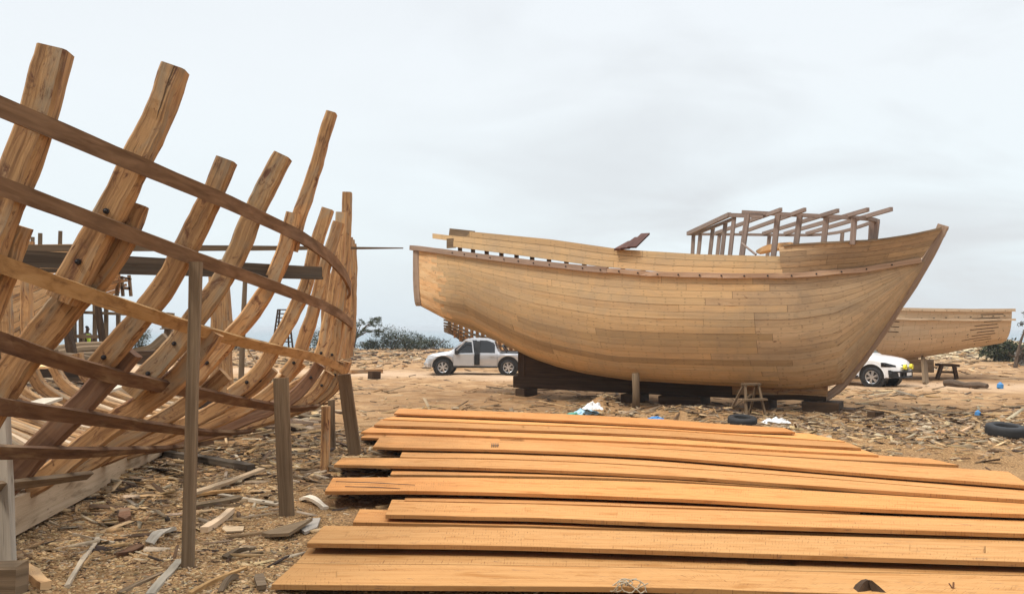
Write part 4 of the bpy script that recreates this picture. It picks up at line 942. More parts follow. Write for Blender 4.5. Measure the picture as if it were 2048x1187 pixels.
# generic frame-up skeleton
def skeleton(name, label, K, a, n, L, beam, zs, kz, step, bands, mat, matb, depth=.13, planked=None, sh_end=.35, kzs=None):
    Hs = Hull(K, a, n, [(0, beam * sh_end), (L * .2, beam * .86), (L * .5, beam), (L * .8, beam * .8), (L, .12)], [(0, zs + .5), (L * .5, zs), (L, zs + .8)],
              kzs or [(0, kz + 1.6), (L * .12, kz + .5), (L * .25, kz), (L * .85, kz), (L, zs)], [(0, .5), (L * .5, .7), (L, 1.1)], [(0, 1), (L * .5, 1.05), (L, 1)])
    root = empty(name, Hs.pt(L * .5, 0, 0), label, 'boat')
    for u in np.arange(.1, L - .3, step):
        for sd in (1, -1):
            q = MB(); P = [Hs.at(u, x, sd) for x in np.linspace(0, 1, 12)]
            P[-1] = P[-1] + (P[-1] - P[-2]) * random.uniform(.2, 1.4)
            q.sweep(P, Hs.a, depth * .9, depth, jit=.02, tint=rt(.8, 1.15)); q.build('rib', mat, root)
    for b_ in bands:
        for sd in (1, -1):
            q = MB(); P = [Hs.at(u, b_, sd) + Hs.n * sd * depth * .6 for u in np.linspace(-.25, L - .3, 24)]
            q.sweep(P, Hs.n, .11, .05, jit=.01); q.build('ribband', matb, root)
    q = MB(); q.sweep([Hs.pt(u, 0, kz - .12) for u in np.linspace(0, L * .93, 12)], V(0, 0, 1), .22, .34); q.build('keel', M['dark'], root)
    if planked:
        for sd, ta, tb, pm_, ua, ub in planked:
            q = MB()
            nst = max(2, int((tb - ta) * 14)); surf = lambda u, x: Hs.at(u, x, sd) + Hs.n * sd * depth * .6
            strakes(q, surf, list(np.linspace(ta, tb, nst)), ua, ub, outward=lambda u, x: Hs.n * sd, gap=.03 if sd < 0 else .012, lmin=1.5, lmax=4, tint=(lambda a, b, c: rt(.6, 1.7, .05)) if sd < 0 else None)
            q.build('planking', M[pm_], root)
    q = MB(); q.bar(Hs.pt(L * .93, 0, kz), Hs.pt(L + .1, 0, zs + 1.1), .25, .25, up=Hs.n); q.build('stem', mat, root)
    return root, Hs
# basket-like frame behind the silver pickup
skeleton('boat_skeleton', 'brown basket-like boat frame behind the silver pickup, under the big stern', V(-4.0, 47.5, 0), V(1, .05, 0), V(.05, -1, 0), 13, 2.6, 3.0, .5, .34, (.12, .24, .36, .47, .57, .67, .77, .87, .97), M['rib'], M['grey'], sh_end=.8, depth=.2)
# half planked hull behind the skeleton, far left
rt_, HC = skeleton('boat_skeleton', 'half planked boat standing behind the near skeleton at the far left', V(-15.7, 30.0, 0), V(-1, -.52, 0), V(.52, -1, 0), 14, 2.5, 5.0, .7, .62, (.45, .7), M['grey'], M['rib'], planked=[(1, .78, 1.0, 'raw', 3.6, 13.4), (1, .10, 1.0, 'raw', 0, 3.6), (-1, .12, 1.0, 'dark', 0, 13.4)], sh_end=.8, kzs=[(0, 3.7), (1.7, 2.95), (3.4, 1.2), (5, .7), (12, .7), (14, 5)])
q = MB(); q.grid([[HC.pt(-.02, f * HC.vs(0), z) for f in (-1, 0, 1)] for z in (3.7, 4.5, 5.3)], (1.05, 1.0, .95)); q.build('transom', M['raw'], rt_)
# ------------------------------------------------------------------ staging, man in vest, far left yard clutter
YS = 30.0
stg = empty('timber_staging', at_y(205, 700, YS) * V(1, 1, 0), 'open timber staging of thin uprights and rails seen through the skeleton', 'staging')
for x_, y0, y1 in [(150, 640, 705), (163, 600, 705), (190, 598, 705), (212, 598, 705), (236, 596, 700), (258, 610, 700)]:
    q = MB(); q.bar(at_y(x_, y1, YS), at_y(x_ + random.uniform(-2, 2), y0, YS), .13, .12, up=(0, 1, 0), n=4, jit=.02); q.build('upright', M['grey'], stg)
for a_, b_, h_ in [((160, 624), (262, 628), .12), ((148, 672), (204, 673), .14), ((238, 553), (262, 558), .08), ((240, 575), (262, 577), .12)]:
    q = MB(); q.bar(at_y(*a_, YS - .13), at_y(*b_, YS - .13), .1, h_, up=(0, 0, 1)); q.build('cross_rail', M['grey'], stg)
for a_, b_ in [((258, 550), (262, 592)), ((243, 552), (246, 592))]:
    q = MB(); q.bar(at_y(*a_, YS - .13), at_y(*b_, YS - .13), .1, .1, up=(0, 1, 0)); q.build('upright', M['grey'], stg)
q = MB(); q.bar(at_y(206, 688, YS - .5), at_y(195, 606, YS - .5), .2, .16, up=(0, 1, 0), n=4, jit=.03); tag(q.build('dark_prop', M['dark']), 'dark slanting prop in front of the thin staging', 'prop')
q = MB(); q.bar(at_y(146, 712, 24), at_y(133, 655, 24), .22, .2, up=(0, 1, 0), n=4, jit=.04); tag(q.build('dark_prop', M['dark']), 'short dark stump of timber left of the staging', 'prop')

man = at_y(174, 656, YS + 1.6); gy = float(gz(man[0], man[1])); hz = man[2] + .09
q = MB(); q.box(V(man[0], man[1], (gy + hz - 1.74) / 2 - .02), 1.6, 1.2, hz - 1.74 - gy + .04, .1, ch=.02); tag(q.build('timber_stack', M['grey']), 'low timber stack the man in the vest stands on', 'stack')
def skin_body(name, joints, edges, mat, parent, loc):
    me_ = bpy.data.meshes.new(name); o = bpy.data.objects.new(name, me_); COL.objects.link(o); o.parent = parent
    me_.from_pydata([j[0] for j in joints], edges, []); me_.materials.append(mat)
    md = o.modifiers.new('skin', 'SKIN'); me_.skin_vertices[0].data[0].use_root = True
    for k, j in enumerate(joints): me_.skin_vertices[0].data[k].radius = j[1] if isinstance(j[1], tuple) else (j[1], j[1])
    md.use_smooth_shade = True; s2_ = o.modifiers.new('sub', 'SUBSURF'); s2_.levels = 1; s2_.render_levels = 2
    return o
pm = empty('person', (man[0], man[1], hz - 1.74), 'man in a yellow green hi-vis vest facing right, seen through the skeleton', 'person', None, math.radians(-12))
J = [((0, 0, .92), (.15, .11)), ((0, 0, 1.12), (.14, .10)), ((0, 0, 1.36), (.17, .11)), ((.01, 0, 1.47), .06), ((.02, 0, 1.54), .055), ((.03, 0, 1.61), (.085, .075)), ((.02, 0, 1.68), (.08, .07)),
     ((0, .19, 1.40), .06), ((.02, .24, 1.14), .045), ((.10, .23, .90), .036), ((0, -.19, 1.40), .06), ((.04, -.25, 1.14), .045), ((.18, -.22, .95), .036),
     ((0, .10, .86), .09), ((.02, .11, .48), .065), ((-.01, .11, .09), .045), ((.14, .12, .03), .035), ((0, -.10, .86), .09), ((.03, -.11, .48), .065), ((0, -.11, .09), .045), ((.15, -.12, .03), .035),
     ((.12, 0, 1.60), .018), ((.15, .225, .80), (.022, .035)), ((.25, -.20, .90), (.022, .035))]
Ed = [(0, 1), (1, 2), (2, 3), (3, 4), (4, 5), (5, 6), (2, 7), (7, 8), (8, 9), (2, 10), (10, 11), (11, 12), (0, 13), (13, 14), (14, 15), (15, 16), (0, 17), (17, 18), (18, 19), (19, 20), (5, 21), (9, 22), (12, 23)]
skin_body('body', J, Ed, M['skin'], pm, None)
skin_body('vest', [((0, 0, .95), (.175, .13)), ((0, 0, 1.15), (.165, .125)), ((0, 0, 1.38), (.195, .13)), ((.0, 0, 1.45), (.11, .09)), ((0, .16, 1.41), .075), ((0, -.16, 1.41), .075)], [(0, 1), (1, 2), (2, 3), (2, 4), (2, 5)], M['vest'], pm, None)
skin_body('trousers', [((0, 0, .93), (.16, .12)), ((0, .10, .84), .10), ((.02, .11, .48), .078), ((-.01, .11, .10), .062), ((0, -.10, .84), .10), ((.03, -.11, .48), .078), ((0, -.11, .10), .062)], [(0, 1), (1, 2), (2, 3), (0, 4), (4, 5), (5, 6)], M['trouser'], pm, None)
skin_body('hair', [((.0, 0, 1.64), (.075, .08)), ((.0, 0, 1.71), (.085, .082)), ((.03, 0, 1.735), (.06, .06))], [(0, 1), (1, 2)], M['hair'], pm, None)
for k, (a_, b_, r_, D_) in enumerate([((110, 700), (205, 690), .16, 25), ((118, 708), (212, 697), .16, 24.6), ((125, 714), (190, 722), .15, 23.4), ((105, 722), (215, 710), .17, 24), ((135, 696), (215, 700), .12, 25.6)]):
    q = MB(); q.tube([at_y(*a_, D_), (at_y(*a_, D_) + at_y(*b_, D_ + .8)) / 2 + V(0, 0, .04), at_y(*b_, D_ + .8)], [r_, r_ * .95, r_ * .85], 8)
    tag(q.build('timber_log', M['grey']), 'grey log heaped with others below the man in the vest', 'log', 'heaped logs behind the skeleton')
q = MB(); q.bar(at_y(238, 716, 24.5), at_y(326, 712, 24.5), .3, .42, up=(0, 0, 1), n=5, jit=.04); tag(q.build('dark_timber', M['dark']), 'thick dark timber baulk lying behind the skeleton, below the clamped post', 'timber')
q = MB(); q.sweep(smooth([at_y(262, 705, 26), at_y(285, 700, 26), at_y(308, 692, 26), at_y(332, 672, 26)], 4), V(0, 1, 0), .26, .24, jit=.03); tag(q.build('curved_timber', M['grey']), 'curved grey timber rising to the clamped post', 'timber')
cp_ = empty('clamped_post', G(332, 760) , 'pale post with a crosswise clamp near its top, seen between two ribs', 'post')
dcl = float(cp_.location[1]); q = MB(); q.bar(at_y(324, 765, dcl), at_y(341, 625, dcl), .30, .2, up=(0, 1, 0), n=5, jit=.03); q.build('upright', M['grey'], cp_)
q = MB(); q.bar(at_y(324, 652, dcl - .15), at_y(352, 651, dcl - .15), .1, .25, up=(0, 0, 1)); q.tube([at_y(320, 657, dcl - .2), at_y(358, 657, dcl - .2)], .03, 6); q.build('clamp', M['grey'], cp_)
q = MB(); q.bar(at_y(458, 632, 21), G(521, 742), .1, .06, up=(0, 1, 0)); tag(q.build('diagonal_brace', M['palegrey']), 'thin pale diagonal brace propped behind the skeleton ribs', 'brace')
# far ladder-like trestle
DT = 62.
tl = empty('trestle_ladder', at_y(565, 712, DT) * V(1, 1, 0), 'tall dark trestle ladder far off between two ribs', 'trestle ladder')
for a_, b_ in [((544, 700), (556, 618)), ((552, 700), (560, 618)), ((586, 700), (577, 618)), ((578, 700), (573, 618))]:
    q = MB(); q.bar(at_y(*a_, DT), at_y(*b_, DT), .12, .12, up=(0, 1, 0)); q.build('leg', M['dark'], tl)
for k in range(9):
    f = k / 9; y_ = 619 + 72 * f; q = MB(); q.bar(at_y(556 - 11 * f, y_, DT - .1), at_y(577 + 8 * f, y_, DT - .1), .1, .1, up=(0, 0, 1)); q.build('rung', M['dark'], tl)

# sand yard: trestle bench at the far right, tyres, log, drums, beams
tb = empty('trestle_bench', G(1896, 757), 'dark timber trestle bench standing among scrap behind the pale hull', 'trestle')
dtb = float(tb.location[1])
def tbar(nm, a_, b_, w_, t_, dd=0): q = MB(); q.bar(at_y(*a_, dtb + dd), at_y(*b_, dtb + dd), w_, t_, up=(0, 1, 0), n=3, jit=.02); q.build(nm, M['dark'], tb)
tbar('top', (1876, 729), (1913, 730), .12, .5, .2)
for x_ in ((1883, 1874), (1908, 1913)):
    for dd in (-.15, .6): tbar('leg', (x_[0], 730), (x_[1], 757), .13, .13, dd)
tbar('stretcher', (1877, 743), (1911, 744), .1, .1)
def tyre(p, r, w_, tilt, label, rz=0.):
    q = MB(); prof = [(-.5, .62), (-.5, .86), (-.4, .97), (-.2, 1.0), (.2, 1.0), (.4, .97), (.5, .86), (.5, .62), (.38, .56), (0, .6), (-.38, .56), (-.5, .62)]
    Rm = Matrix.Rotation(rz, 3, 'Z') @ Matrix.Rotation(tilt, 3, 'X')
    P = []
    for a in np.linspace(0, 2 * math.pi, 37):
        row = []
        for z_, rr in prof:
            k_ = 1 + (.012 if rr > .96 and int(a * 18 / math.pi) % 2 else 0)
            row.append(p + np.array(Rm @ Vector((r * rr * k_ * math.cos(a), r * rr * k_ * math.sin(a), w_ * z_))))
        P.append(row)
    q.grid(P, flip=False); return tag(q.build('tyre', M['tyre'], sm=True), label, 'tyre')
g1 = G(2022, 874); tyre(g1 + V(.03, .2, .11), .37, .23, .10, 'black car tyre lying flat at the right edge beside the orange planks')
g2 = G(1490, 848); tyre(g2 + V(0, .2, .06), .34, .2, .12, 'old worn tyre half sunk in scraps by the step stool')
def px_bar(name, a_, b_, w_, h_, mat, label, cat, group=None, tint=(1, 1, 1), jit=.01, lift=0., n=5, bow=0.):
    A_, B_ = G(*a_), G(*b_); P = [A_ + (B_ - A_) * f + V(0, 0, h_ / 2 + lift + bow * math.sin(f * math.pi)) for f in np.linspace(0, 1, n)]
    q = MB(); q.sweep(P, V(0, 0, 1), w_, h_, jit=jit, tint=tint); return tag(q.build(name, M[mat]), label, cat, group)
A_, B_ = G(1890, 771), G(1975, 778); q = MB(); q.tube([A_ + (B_ - A_) * f + V(0, 0, .11 + .03 * math.sin(f * 9)) for f in np.linspace(0, 1, 7)], [.13, .15, .13, .12, .14, .12, .09], 8); tag(q.build('log', M['bark']), 'brown log lying on the sand in front of the trestle bench', 'log')
px_bar('timber_beam', (700, 747), (764, 745), .35, .20, 'rib', 'long brown beam lying on the sand beyond the skeleton', 'beam')
px_bar('timber_block', (740, 757), (757, 757), .3, .34, 'dark', 'small dark block on the sand in front of the long brown beam', 'block')
px_bar('dark_chunk', (1742, 836), (1760, 836), .22, .18, 'dark', 'small dark lump of wood on the scrap right of the bow block', 'wood chunk', jit=.04)
for px_, py_, r_, lab in [(2000, 777, .11, 'blue plastic drum on the sand near the brown log'), (1955, 832, .07, 'small bright blue plastic bottle among the scraps near the black tyre')]:
    p = G(px_, py_); q = MB(); q.tube([p + V(-.02, 0, 0), p + V(0, 0, r_ * .2), p + V(.02, 0, r_ * 1.6), p + V(.02, 0, r_ * 2), p + V(.03, 0, r_ * 2.3)], [r_, r_ * 1.05, r_, r_ * .5, r_ * .35], 12); tag(q.build('plastic_container', M['blue']), lab, 'container')
def crumple(px_, py_, rx, ry, rz_, mat, name, label, cat, sd=0):
    p = G(px_, py_); q = MB(); P = []
    for i in np.linspace(-1, 1, 13):
        row = []
        for j in np.linspace(-1, 1, 13):
            k_ = max(0, 1 - i * i) * max(0, 1 - j * j); no = mnoise.noise(Vector((i * 2.3 + sd, j * 2.3, sd * 1.7))); n3 = mnoise.noise(Vector((i * 5 + sd, j * 5, 3 + sd)))
            row.append(p + V(i * rx + no * .2 * rx, j * ry + n3 * .2 * ry, rz_ * (k_ * (.7 + no) + .25 * abs(n3)) + .01))
        P.append(row)
    q.grid(P); return tag(q.build(name, M[mat]), label, cat)
crumple(1172, 829, .35, .25, .2, 'cloth', 'plastic_sheet', 'crumpled pale blue plastic sheet in the scrap heap behind the planks', 'plastic sheet', 1)
crumple(1150, 833, .3, .2, .12, 'green', 'plastic_sheet', 'dark green plastic scrap beside the pale blue sheet', 'plastic sheet', 2)
crumple(1185, 818, .25, .2, .2, 'whitebag', 'plastic_bag', 'white plastic bag beside the rounded heap of shavings', 'plastic bag', 3)
crumple(1552, 846, .35, .2, .16, 'whitebag', 'plastic_bag', 'whitish crumpled bag in the scraps right of the step stool', 'plastic bag', 4)
crumple(1310, 838, .2, .1, .05, 'blue', 'plastic_sheet', 'faded blue plastic strip in the scraps under the round prop', 'plastic sheet', 5)
# ------------------------------------------------------------------ single larger scraps in the foreground
SG = 'single wood offcuts on the shavings'
def slab(poly, h, mat, label, lift=.02, tint=(1, 1, 1), tilt=0.):
    P = [G(*p) for p in poly]; c = sum(P) / len(P); q = MB(); n = len(P); b_ = len(q.v)
    q.v += [p + V(0, 0, lift + h + tilt * (p - c)[0]) for p in P] + [p + V(0, 0, lift + tilt * (p - c)[0]) for p in P]
    uvf = lambda p: (float(p[0] * .9 + p[1] * .4), float(p[1] * .9 - p[0] * .4))
    q.face(tuple(b_ + k for k in range(n))[::-1], [uvf(p) for p in P][::-1], tint)
    for k in range(n): k2 = (k + 1) % n; q.face((b_ + k, b_ + k2, b_ + n + k2, b_ + n + k), [(0, 0), (.3, 0), (.3, .03), (0, .03)], tint)
    return tag(q.build('wood_slab', M[mat]), label, 'offcut', SG)
def stick(pts, w_, h_, mat, label, tint=(1, 1, 1), lift=.0, jit=.012, name='wood_stick', taper=1., bow=0.):
    P = smooth([G(*p) for p in pts], 5); n = len(P); P = [p + V(0, 0, h_ / 2 + lift + bow * math.sin(math.pi * i / (n - 1))) for i, p in enumerate(P)]
    ws = [w_ * (1 + (taper - 1) * i / (n - 1)) for i in range(n)]
    q = MB(); q.sweep(P, V(0, 0, 1), ws, h_, jit=jit, tint=tint); return tag(q.build(name, M[mat]), label, 'offcut', SG)
slab([(523, 1075), (556, 1066), (625, 1054), (600, 1070), (578, 1083), (540, 1080)], .035, 'grey', 'broad grey slab with pointed ends left of the third orange plank', .05, (1.35, 1.35, 1.3), .12)
slab([(598, 1062), (614, 1043), (641, 1041), (634, 1060), (610, 1070)], .03, 'palegrey', 'flat pale grey slab tucked behind the broad grey one', .01, (.8, .8, .82))
slab([(508, 1165), (510, 1160), (527, 1158), (533, 1182), (514, 1184)], .04, 'grey', 'small upright grey offcut just left of the nearest plank end', .02)
stick([(196, 1078), (184, 1098), (160, 1130), (132, 1176)], .045, .03, 'palegrey', 'long pale bent stick lying in the shavings at the bottom left', (1.1, 1.02, .9))
stick([(146, 1070), (190, 1080), (228, 1088)], .035, .03, 'palegrey', 'short stick crossing the top of the long pale bent stick', (.85, .8, .72))
stick([(380, 1190), (430, 1163), (492, 1138)], .05, .03, 'bandlight', 'long yellowish stick slanting up from the bottom edge toward the planks', (1.1, 1.1, 1.1))
stick([(300, 1192), (330, 1156), (360, 1122)], .075, .03, 'palegrey', 'grey board strip slanting up to the foot of the tall thin post', (.75, .74, .7))
stick([(240, 1188), (280, 1168), (322, 1148)], .05, .025, 'grey', 'narrow grey strip left of the board strip at the bottom edge')
stick([(384, 998), (450, 976), (524, 948)], .12, .04, 'keel', 'tan board slanting over other scraps between the two tall posts', (.8, .76, .7), .06)
stick([(386, 996), (430, 990), (482, 985)], .10, .03, 'bandlight', 'light split board crossing under the slanting tan board', (1.2, 1.15, 1.1), .03)
stick([(388, 1016), (440, 1008), (482, 1000)], .16, .06, 'grey', 'thick grey beam end lying below the slanting tan board', (1, 1, .95))
stick([(318, 912), (410, 925), (502, 942)], .17, .09, 'beam', 'dark grey beam lying beside the skeleton keel', (1, 1, 1), .02)
stick([(470, 938), (478, 928), (472, 915)], .05, .04, 'palegrey', 'short pale upright sliver by the dark grey beam', (1.2, 1.15, 1.05), .02)
stick([(408, 1066), (436, 1048), (462, 1026)], .09, .06, 'keel', 'split pale billet with a dark end in the shavings', (1.05, 1, .95), .01)
slab([(444, 1060), (450, 1054), (488, 1056), (486, 1064), (452, 1066)], .015, 'keel', 'flat tan chip right of the split pale billet', .01, (1.15, 1.1, 1))
stick([(450, 1118), (478, 1108), (505, 1100)], .06, .03, 'grey', 'curled dark bark strip on the open shavings', (.7, .7, .7), 0, .02, bow=.04)
stick([(440, 1186), (458, 1170), (474, 1156)], .05, .03, 'grey', 'bent grey bark strip near the bottom edge', (.8, .8, .8), 0, .02, bow=.05)
slab([(470, 1105), (480, 1096), (500, 1098), (498, 1106), (482, 1109)], .012, 'keel', 'small pale chip beside the curled bark strip', .01, (1.2, 1.15, 1.05))
stick([(44, 1142), (66, 1158), (92, 1180)], .10, .07, 'raw', 'broken splintered billet by the corner block', (.85, .85, .85), .0, .03)
stick([(606, 1000), (622, 1006), (652, 1018)], .08, .04, 'palegrey', 'white bark curl right of the broad plank post', (1.5, 1.5, 1.45), 0, .03, bow=.05)
stick([(300, 1090), (322, 1080), (345, 1062)], .10, .03, 'palegrey', 'curled pale bark pieces left of the tall thin post', (1, 1, .98), .01, .03, bow=.06)
stick([(232, 1112), (256, 1106), (280, 1096)], .09, .05, 'ribdark', 'dark splintered bark left of the curled pale bark', (.7, .7, .7), .0, .04)
stick([(440, 992), (505, 1003), (556, 1012)], .07, .03, 'palegrey', 'pale strip running to the foot of the broad plank post', (1, .95, .85), .01)
slab([(236, 1046), (240, 1030), (258, 1028), (262, 1044), (250, 1052)], .09, 'ribdark', 'dark broken block end in the shavings in front of the keel', .0)
# knotted rope end, broken dark block and twig at the bottom edge
def z0(px_, py_): return G(px_, py_)
c = at_z(1258, 1186, .04); q = MB()
for k in range(5):
    a0 = k * 1.3; P = [c + V(.09 * math.cos(a) * (1 + .25 * math.sin(3 * a + k)) + .035 * k - .07, .05 * math.sin(a + a0), .035 + .045 * math.sin(a * 1.5 + a0) + .03) for a in np.linspace(0, 5.6, 18)]
    q.tube(P, .0055, 6)
tag(q.build('rope_tangle', M['rope'], sm=True), 'tangle of pale rope at the front edge of the nearest plank', 'rope')
c = at_z(1735, 1192, .03); q = MB()
q.sweep([c + V(-.10, -.05, 0), c + V(-.03, 0, .07), c + V(.0, .02, .115), c + V(.02, .02, .125)], V(0, 1, 0), [.11, .09, .04, .012], .09, jit=.03); q.sweep([c + V(.10, -.06, 0), c + V(.05, -.02, .07), c + V(.01, .0, .13)], V(0, 1, 0), [.08, .05, .02], .07, jit=.03)
tag(q.build('broken_stump', M['dark']), 'dark pointed broken stump at the bottom edge in front of the nearest plank', 'stump')
c = at_z(1905, 1194, .02); q = MB(); q.tube([c, c + V(.02, .02, .06), c + V(.03, .03, .12)], .008, 5); q.tube([c + V(.02, .02, .06), c + V(-.01, .03, .11)], .006, 5)
tag(q.build('twig', M['ribdark']), 'small forked twig at the bottom edge right of the broken stump', 'twig')
q = MB(); p = at_z(1392, 1110, .08); q.box(p + V(0, 0, .012), .1, .045, .025, .1, jit=.008); tag(q.build('wood_chip_piece', M['grey']), 'small grey chip caught against the third orange plank', 'chip')

# ------------------------------------------------------------------ uncountable litter
PALS = np.array([(.68, .47, .25), (.56, .355, .17), (.42, .25, .115), (.28, .185, .105), (.42, .305, .19), (.60, .47, .315), (.13, .075, .042), (.075, .05, .038), (.58, .33, .15)])
def litter(name, n, rr, sizes, probs, mat, mode, label, hmax=.03, dens=None, xr=(-.78, .78), seed=1):
    g = np.random.default_rng(seed)
    r = np.exp(g.uniform(math.log(rr[0]), math.log(rr[1]), n * 3)) if mode == 'log' else g.uniform(rr[0], rr[1], n * 3)
    tx = g.uniform(xr[0], xr[1], n * 3); x = tx * r; y = r
    keep = g.uniform(0, 1, n * 3) < (dens(x, y) if dens is not None else 1.)
    x, y = x[keep][:n], y[keep][:n]; n = len(x)
    L = g.uniform(*sizes[0], n) * np.exp(g.normal(0, .35, n)); W_ = L * g.uniform(*sizes[1], n); Hh = np.minimum(W_ * .6, g.uniform(.15, 1, n) * hmax)
    a = g.uniform(0, math.pi, n); a = np.where(g.uniform(0, 1, n) < .5, g.normal(0, .5, n), a)
    z = gz(x, y); tx_ = g.normal(0, .14, n); ty_ = g.normal(0, .2, n)
    ca, sa = np.cos(a), np.sin(a)
    # eight-corner splinter with a tapered, slightly arched shape
    cor = np.array([(-.5, -.5, 0), (.5, -.5, 0), (.5, .5, 0), (-.5, .5, 0), (-.5, -.5, 1), (.5, -.5, 1), (.5, .5, 1), (-.5, .5, 1)])
    lx = cor[None, :, 0] * L[:, None] * (1 + g.normal(0, .12, (n, 8))); tp = g.uniform(.35, 1.1, n)
    ly = cor[None, :, 1] * W_[:, None] * np.where(cor[None, :, 0] > 0, tp[:, None], 1) + g.normal(0, .06, (n, 8)) * W_[:, None]
    lz = cor[None, :, 2] * Hh[:, None] + lx * tx_[:, None] + ly * ty_[:, None] + np.abs(lx * tx_[:, None]).max(1)[:, None] * .6
    vx = x[:, None] + lx * ca[:, None] - ly * sa[:, None]; vy = y[:, None] + lx * sa[:, None] + ly * ca[:, None]; vz = z[:, None] + lz - .002
    verts = np.stack([vx, vy, vz], -1).reshape(-1, 3)
    fq = np.array([(4, 5, 6, 7), (0, 1, 5, 4), (1, 2, 6, 5), (2, 3, 7, 6), (3, 0, 4, 7)])
    faces = (np.arange(n)[:, None, None] * 8 + fq[None]).reshape(-1, 4)
    ci = g.choice(len(PALS), n, p=probs); c = PALS[ci] * g.uniform(.55, 1.08, (n, 1)) * (1 + g.normal(0, .02, (n, 3)))
    me_ = bpy.data.meshes.new(name); o = bpy.data.objects.new(name, me_); COL.objects.link(o)
    me_.vertices.add(len(verts)); me_.vertices.foreach_set('co', verts.astype(np.float32).ravel())
    me_.loops.add(faces.size); me_.loops.foreach_set('vertex_index', faces.astype(np.int32).ravel())
    me_.polygons.add(len(faces)); me_.polygons.foreach_set('loop_start', np.arange(0, faces.size, 4, dtype=np.int32)); me_.polygons.foreach_set('loop_total', np.full(len(faces), 4, dtype=np.int32))
    me_.update(calc_edges=True)
    at = me_.color_attributes.new('tint', 'FLOAT_COLOR', 'CORNER')
    cc = np.concatenate([np.clip(c, 0.01, .9), np.ones((n, 1))], 1); at.data.foreach_set('color', np.repeat(cc, 20, axis=0).astype(np.float32).ravel())
    me_.materials.append(mat); return tag(o, label, 'litter', None, 'stuff')
def nz(x, y, s_, k=0.):   # cheap clumping field
    return .5 + .25 * (np.sin(x * s_ + 1.3 * np.sin(y * s_ * .8 + k)) + np.sin(y * s_ * 1.3 + 1.7 * np.sin(x * s_ * .6 + k * 2)))
def track(x, y): return np.clip(np.abs(y - (36 - .33 * x)) / 3.2, .12, 1)
def under_planks(x, y): return np.where((y > 6.1) & (y < 20) & (x > -.322 * y + .25 + .012 * y) & (x < 13) & (y < 19.8 - .38 * x), .06, 1.)
litter('fine_wood_shavings', 95000, (4.6, 15), ((.012, .038), (.25, .6)), [.28, .29, .18, .02, .04, .05, .06, .02, .06], M['chip'], 'log', 'fine tan wood shavings covering the near ground', .012, lambda x, y: (.45 + .55 * nz(x, y, 1.9)) * under_planks(x, y), xr=(-.8, .75), seed=3)
litter('wood_scraps', 9000, (5.2, 34), ((.04, .20), (.06, .3)), [.14, .14, .13, .15, .12, .12, .10, .08, .02], M['tint'], 'log', 'grey and tan wood scraps and bark strewn over the yard', .03, lambda x, y: np.clip(nz(x, y, .9, .5) ** 2 * 1.5 + .12, 0, 1) * track(x, y) * under_planks(x, y) * np.where((y > 21) & (x > -5.5), .3, 1.) * np.where(y < 7.3, 0., np.clip((y - 5.2) / 8, .035, 1)), seed=5)
litter('long_wood_slivers', 1000, (9, 30), ((.3, .7), (.05, .14)), [.10, .10, .05, .25, .2, .18, .08, .04, 0], M['tint'], 'log', 'long pale slivers of timber lying among the scraps', .035, lambda x, y: np.clip(nz(x, y, .7, 1.5) ** 3 * 2 + .05, 0, 1) * track(x, y) * under_planks(x, y), seed=6)
def heapd(x, y):
    d = np.zeros_like(x)
    for mx, my, rx, ry, h in MOUNDS[:8]: d = np.maximum(d, np.exp(-((x - mx) / (rx * 1.5)) ** 2 - ((y - my) / (ry * 1.5)) ** 2))
    return d
litter('heaped_scraps', 7500, (9, 23), ((.05, .24), (.08, .35)), [.18, .16, .1, .16, .14, .11, .08, .04, .03], M['tint'], 'lin', 'heaped scraps and shavings in front of the big boat', .03, heapd, xr=(-.6, .75), seed=8)
litter('far_rubble', 16000, (40, 84), ((.08, .5), (.10, .5)), [.06, .06, .08, .17, .18, .22, .12, .10, .01], M['tint'], 'lin', 'pale rubble and timber waste spread over the far yard', .11, lambda x, y: np.clip((y - 40) / 22, .04, 1) * (.2 + .8 * nz(x, y, .35, .9)) * track(x, y), xr=(-.8, .8), seed=9)
litter('mid_yard_litter', 4200, (18, 46), ((.05, .3), (.06, .3)), [.10, .10, .12, .17, .14, .14, .13, .09, .01], M['tint'], 'lin', 'thin litter of splinters over the sandy middle of the yard', .04, lambda x, y: (.05 + .95 * nz(x, y, .55, 2.) ** 3) * track(x, y) * np.clip((x + 1) / 6, .2, 1), xr=(-.5, .8), seed=21)
litter('right_scrap_bed', 7000, (12, 24), ((.05, .28), (.06, .28)), [.11, .11, .11, .17, .15, .15, .11, .08, .01], M['tint'], 'lin', 'bed of grey scraps between the black tyre and the bow', .035, lambda x, y: np.exp(-((x - 10.0) / 3.6) ** 2 - ((y - 17.8) / 2.6) ** 2) * (.25 + .75 * nz(x, y, 1.3)), xr=(.25, .8), seed=10)
litter('skeleton_scrap_bed', 4200, (8, 17), ((.04, .22), (.06, .28)), [.12, .11, .12, .17, .14, .15, .11, .07, .01], M['tint'], 'lin', 'bed of grey scraps under and beside the skeleton', .035, lambda x, y: np.maximum(np.exp(-((x + 3.0) / 1.3) ** 2 - ((y - 12.8) / 2.2) ** 2), .35 * np.exp(-((x + 4.1) / 1.0) ** 2 - ((y - 9.6) / 1.4) ** 2)), xr=(-.7, .1), seed=12)
litter('far_left_scrap_bed', 3000, (16, 34), ((.15, .7), (.12, .4)), [.10, .08, .06, .24, .18, .16, .11, .06, .01], M['tint'], 'lin', 'scraps and short timbers behind the skeleton', .08, lambda x, y: .3 + .7 * nz(x, y, .8), xr=(-.8, -.25), seed=13)

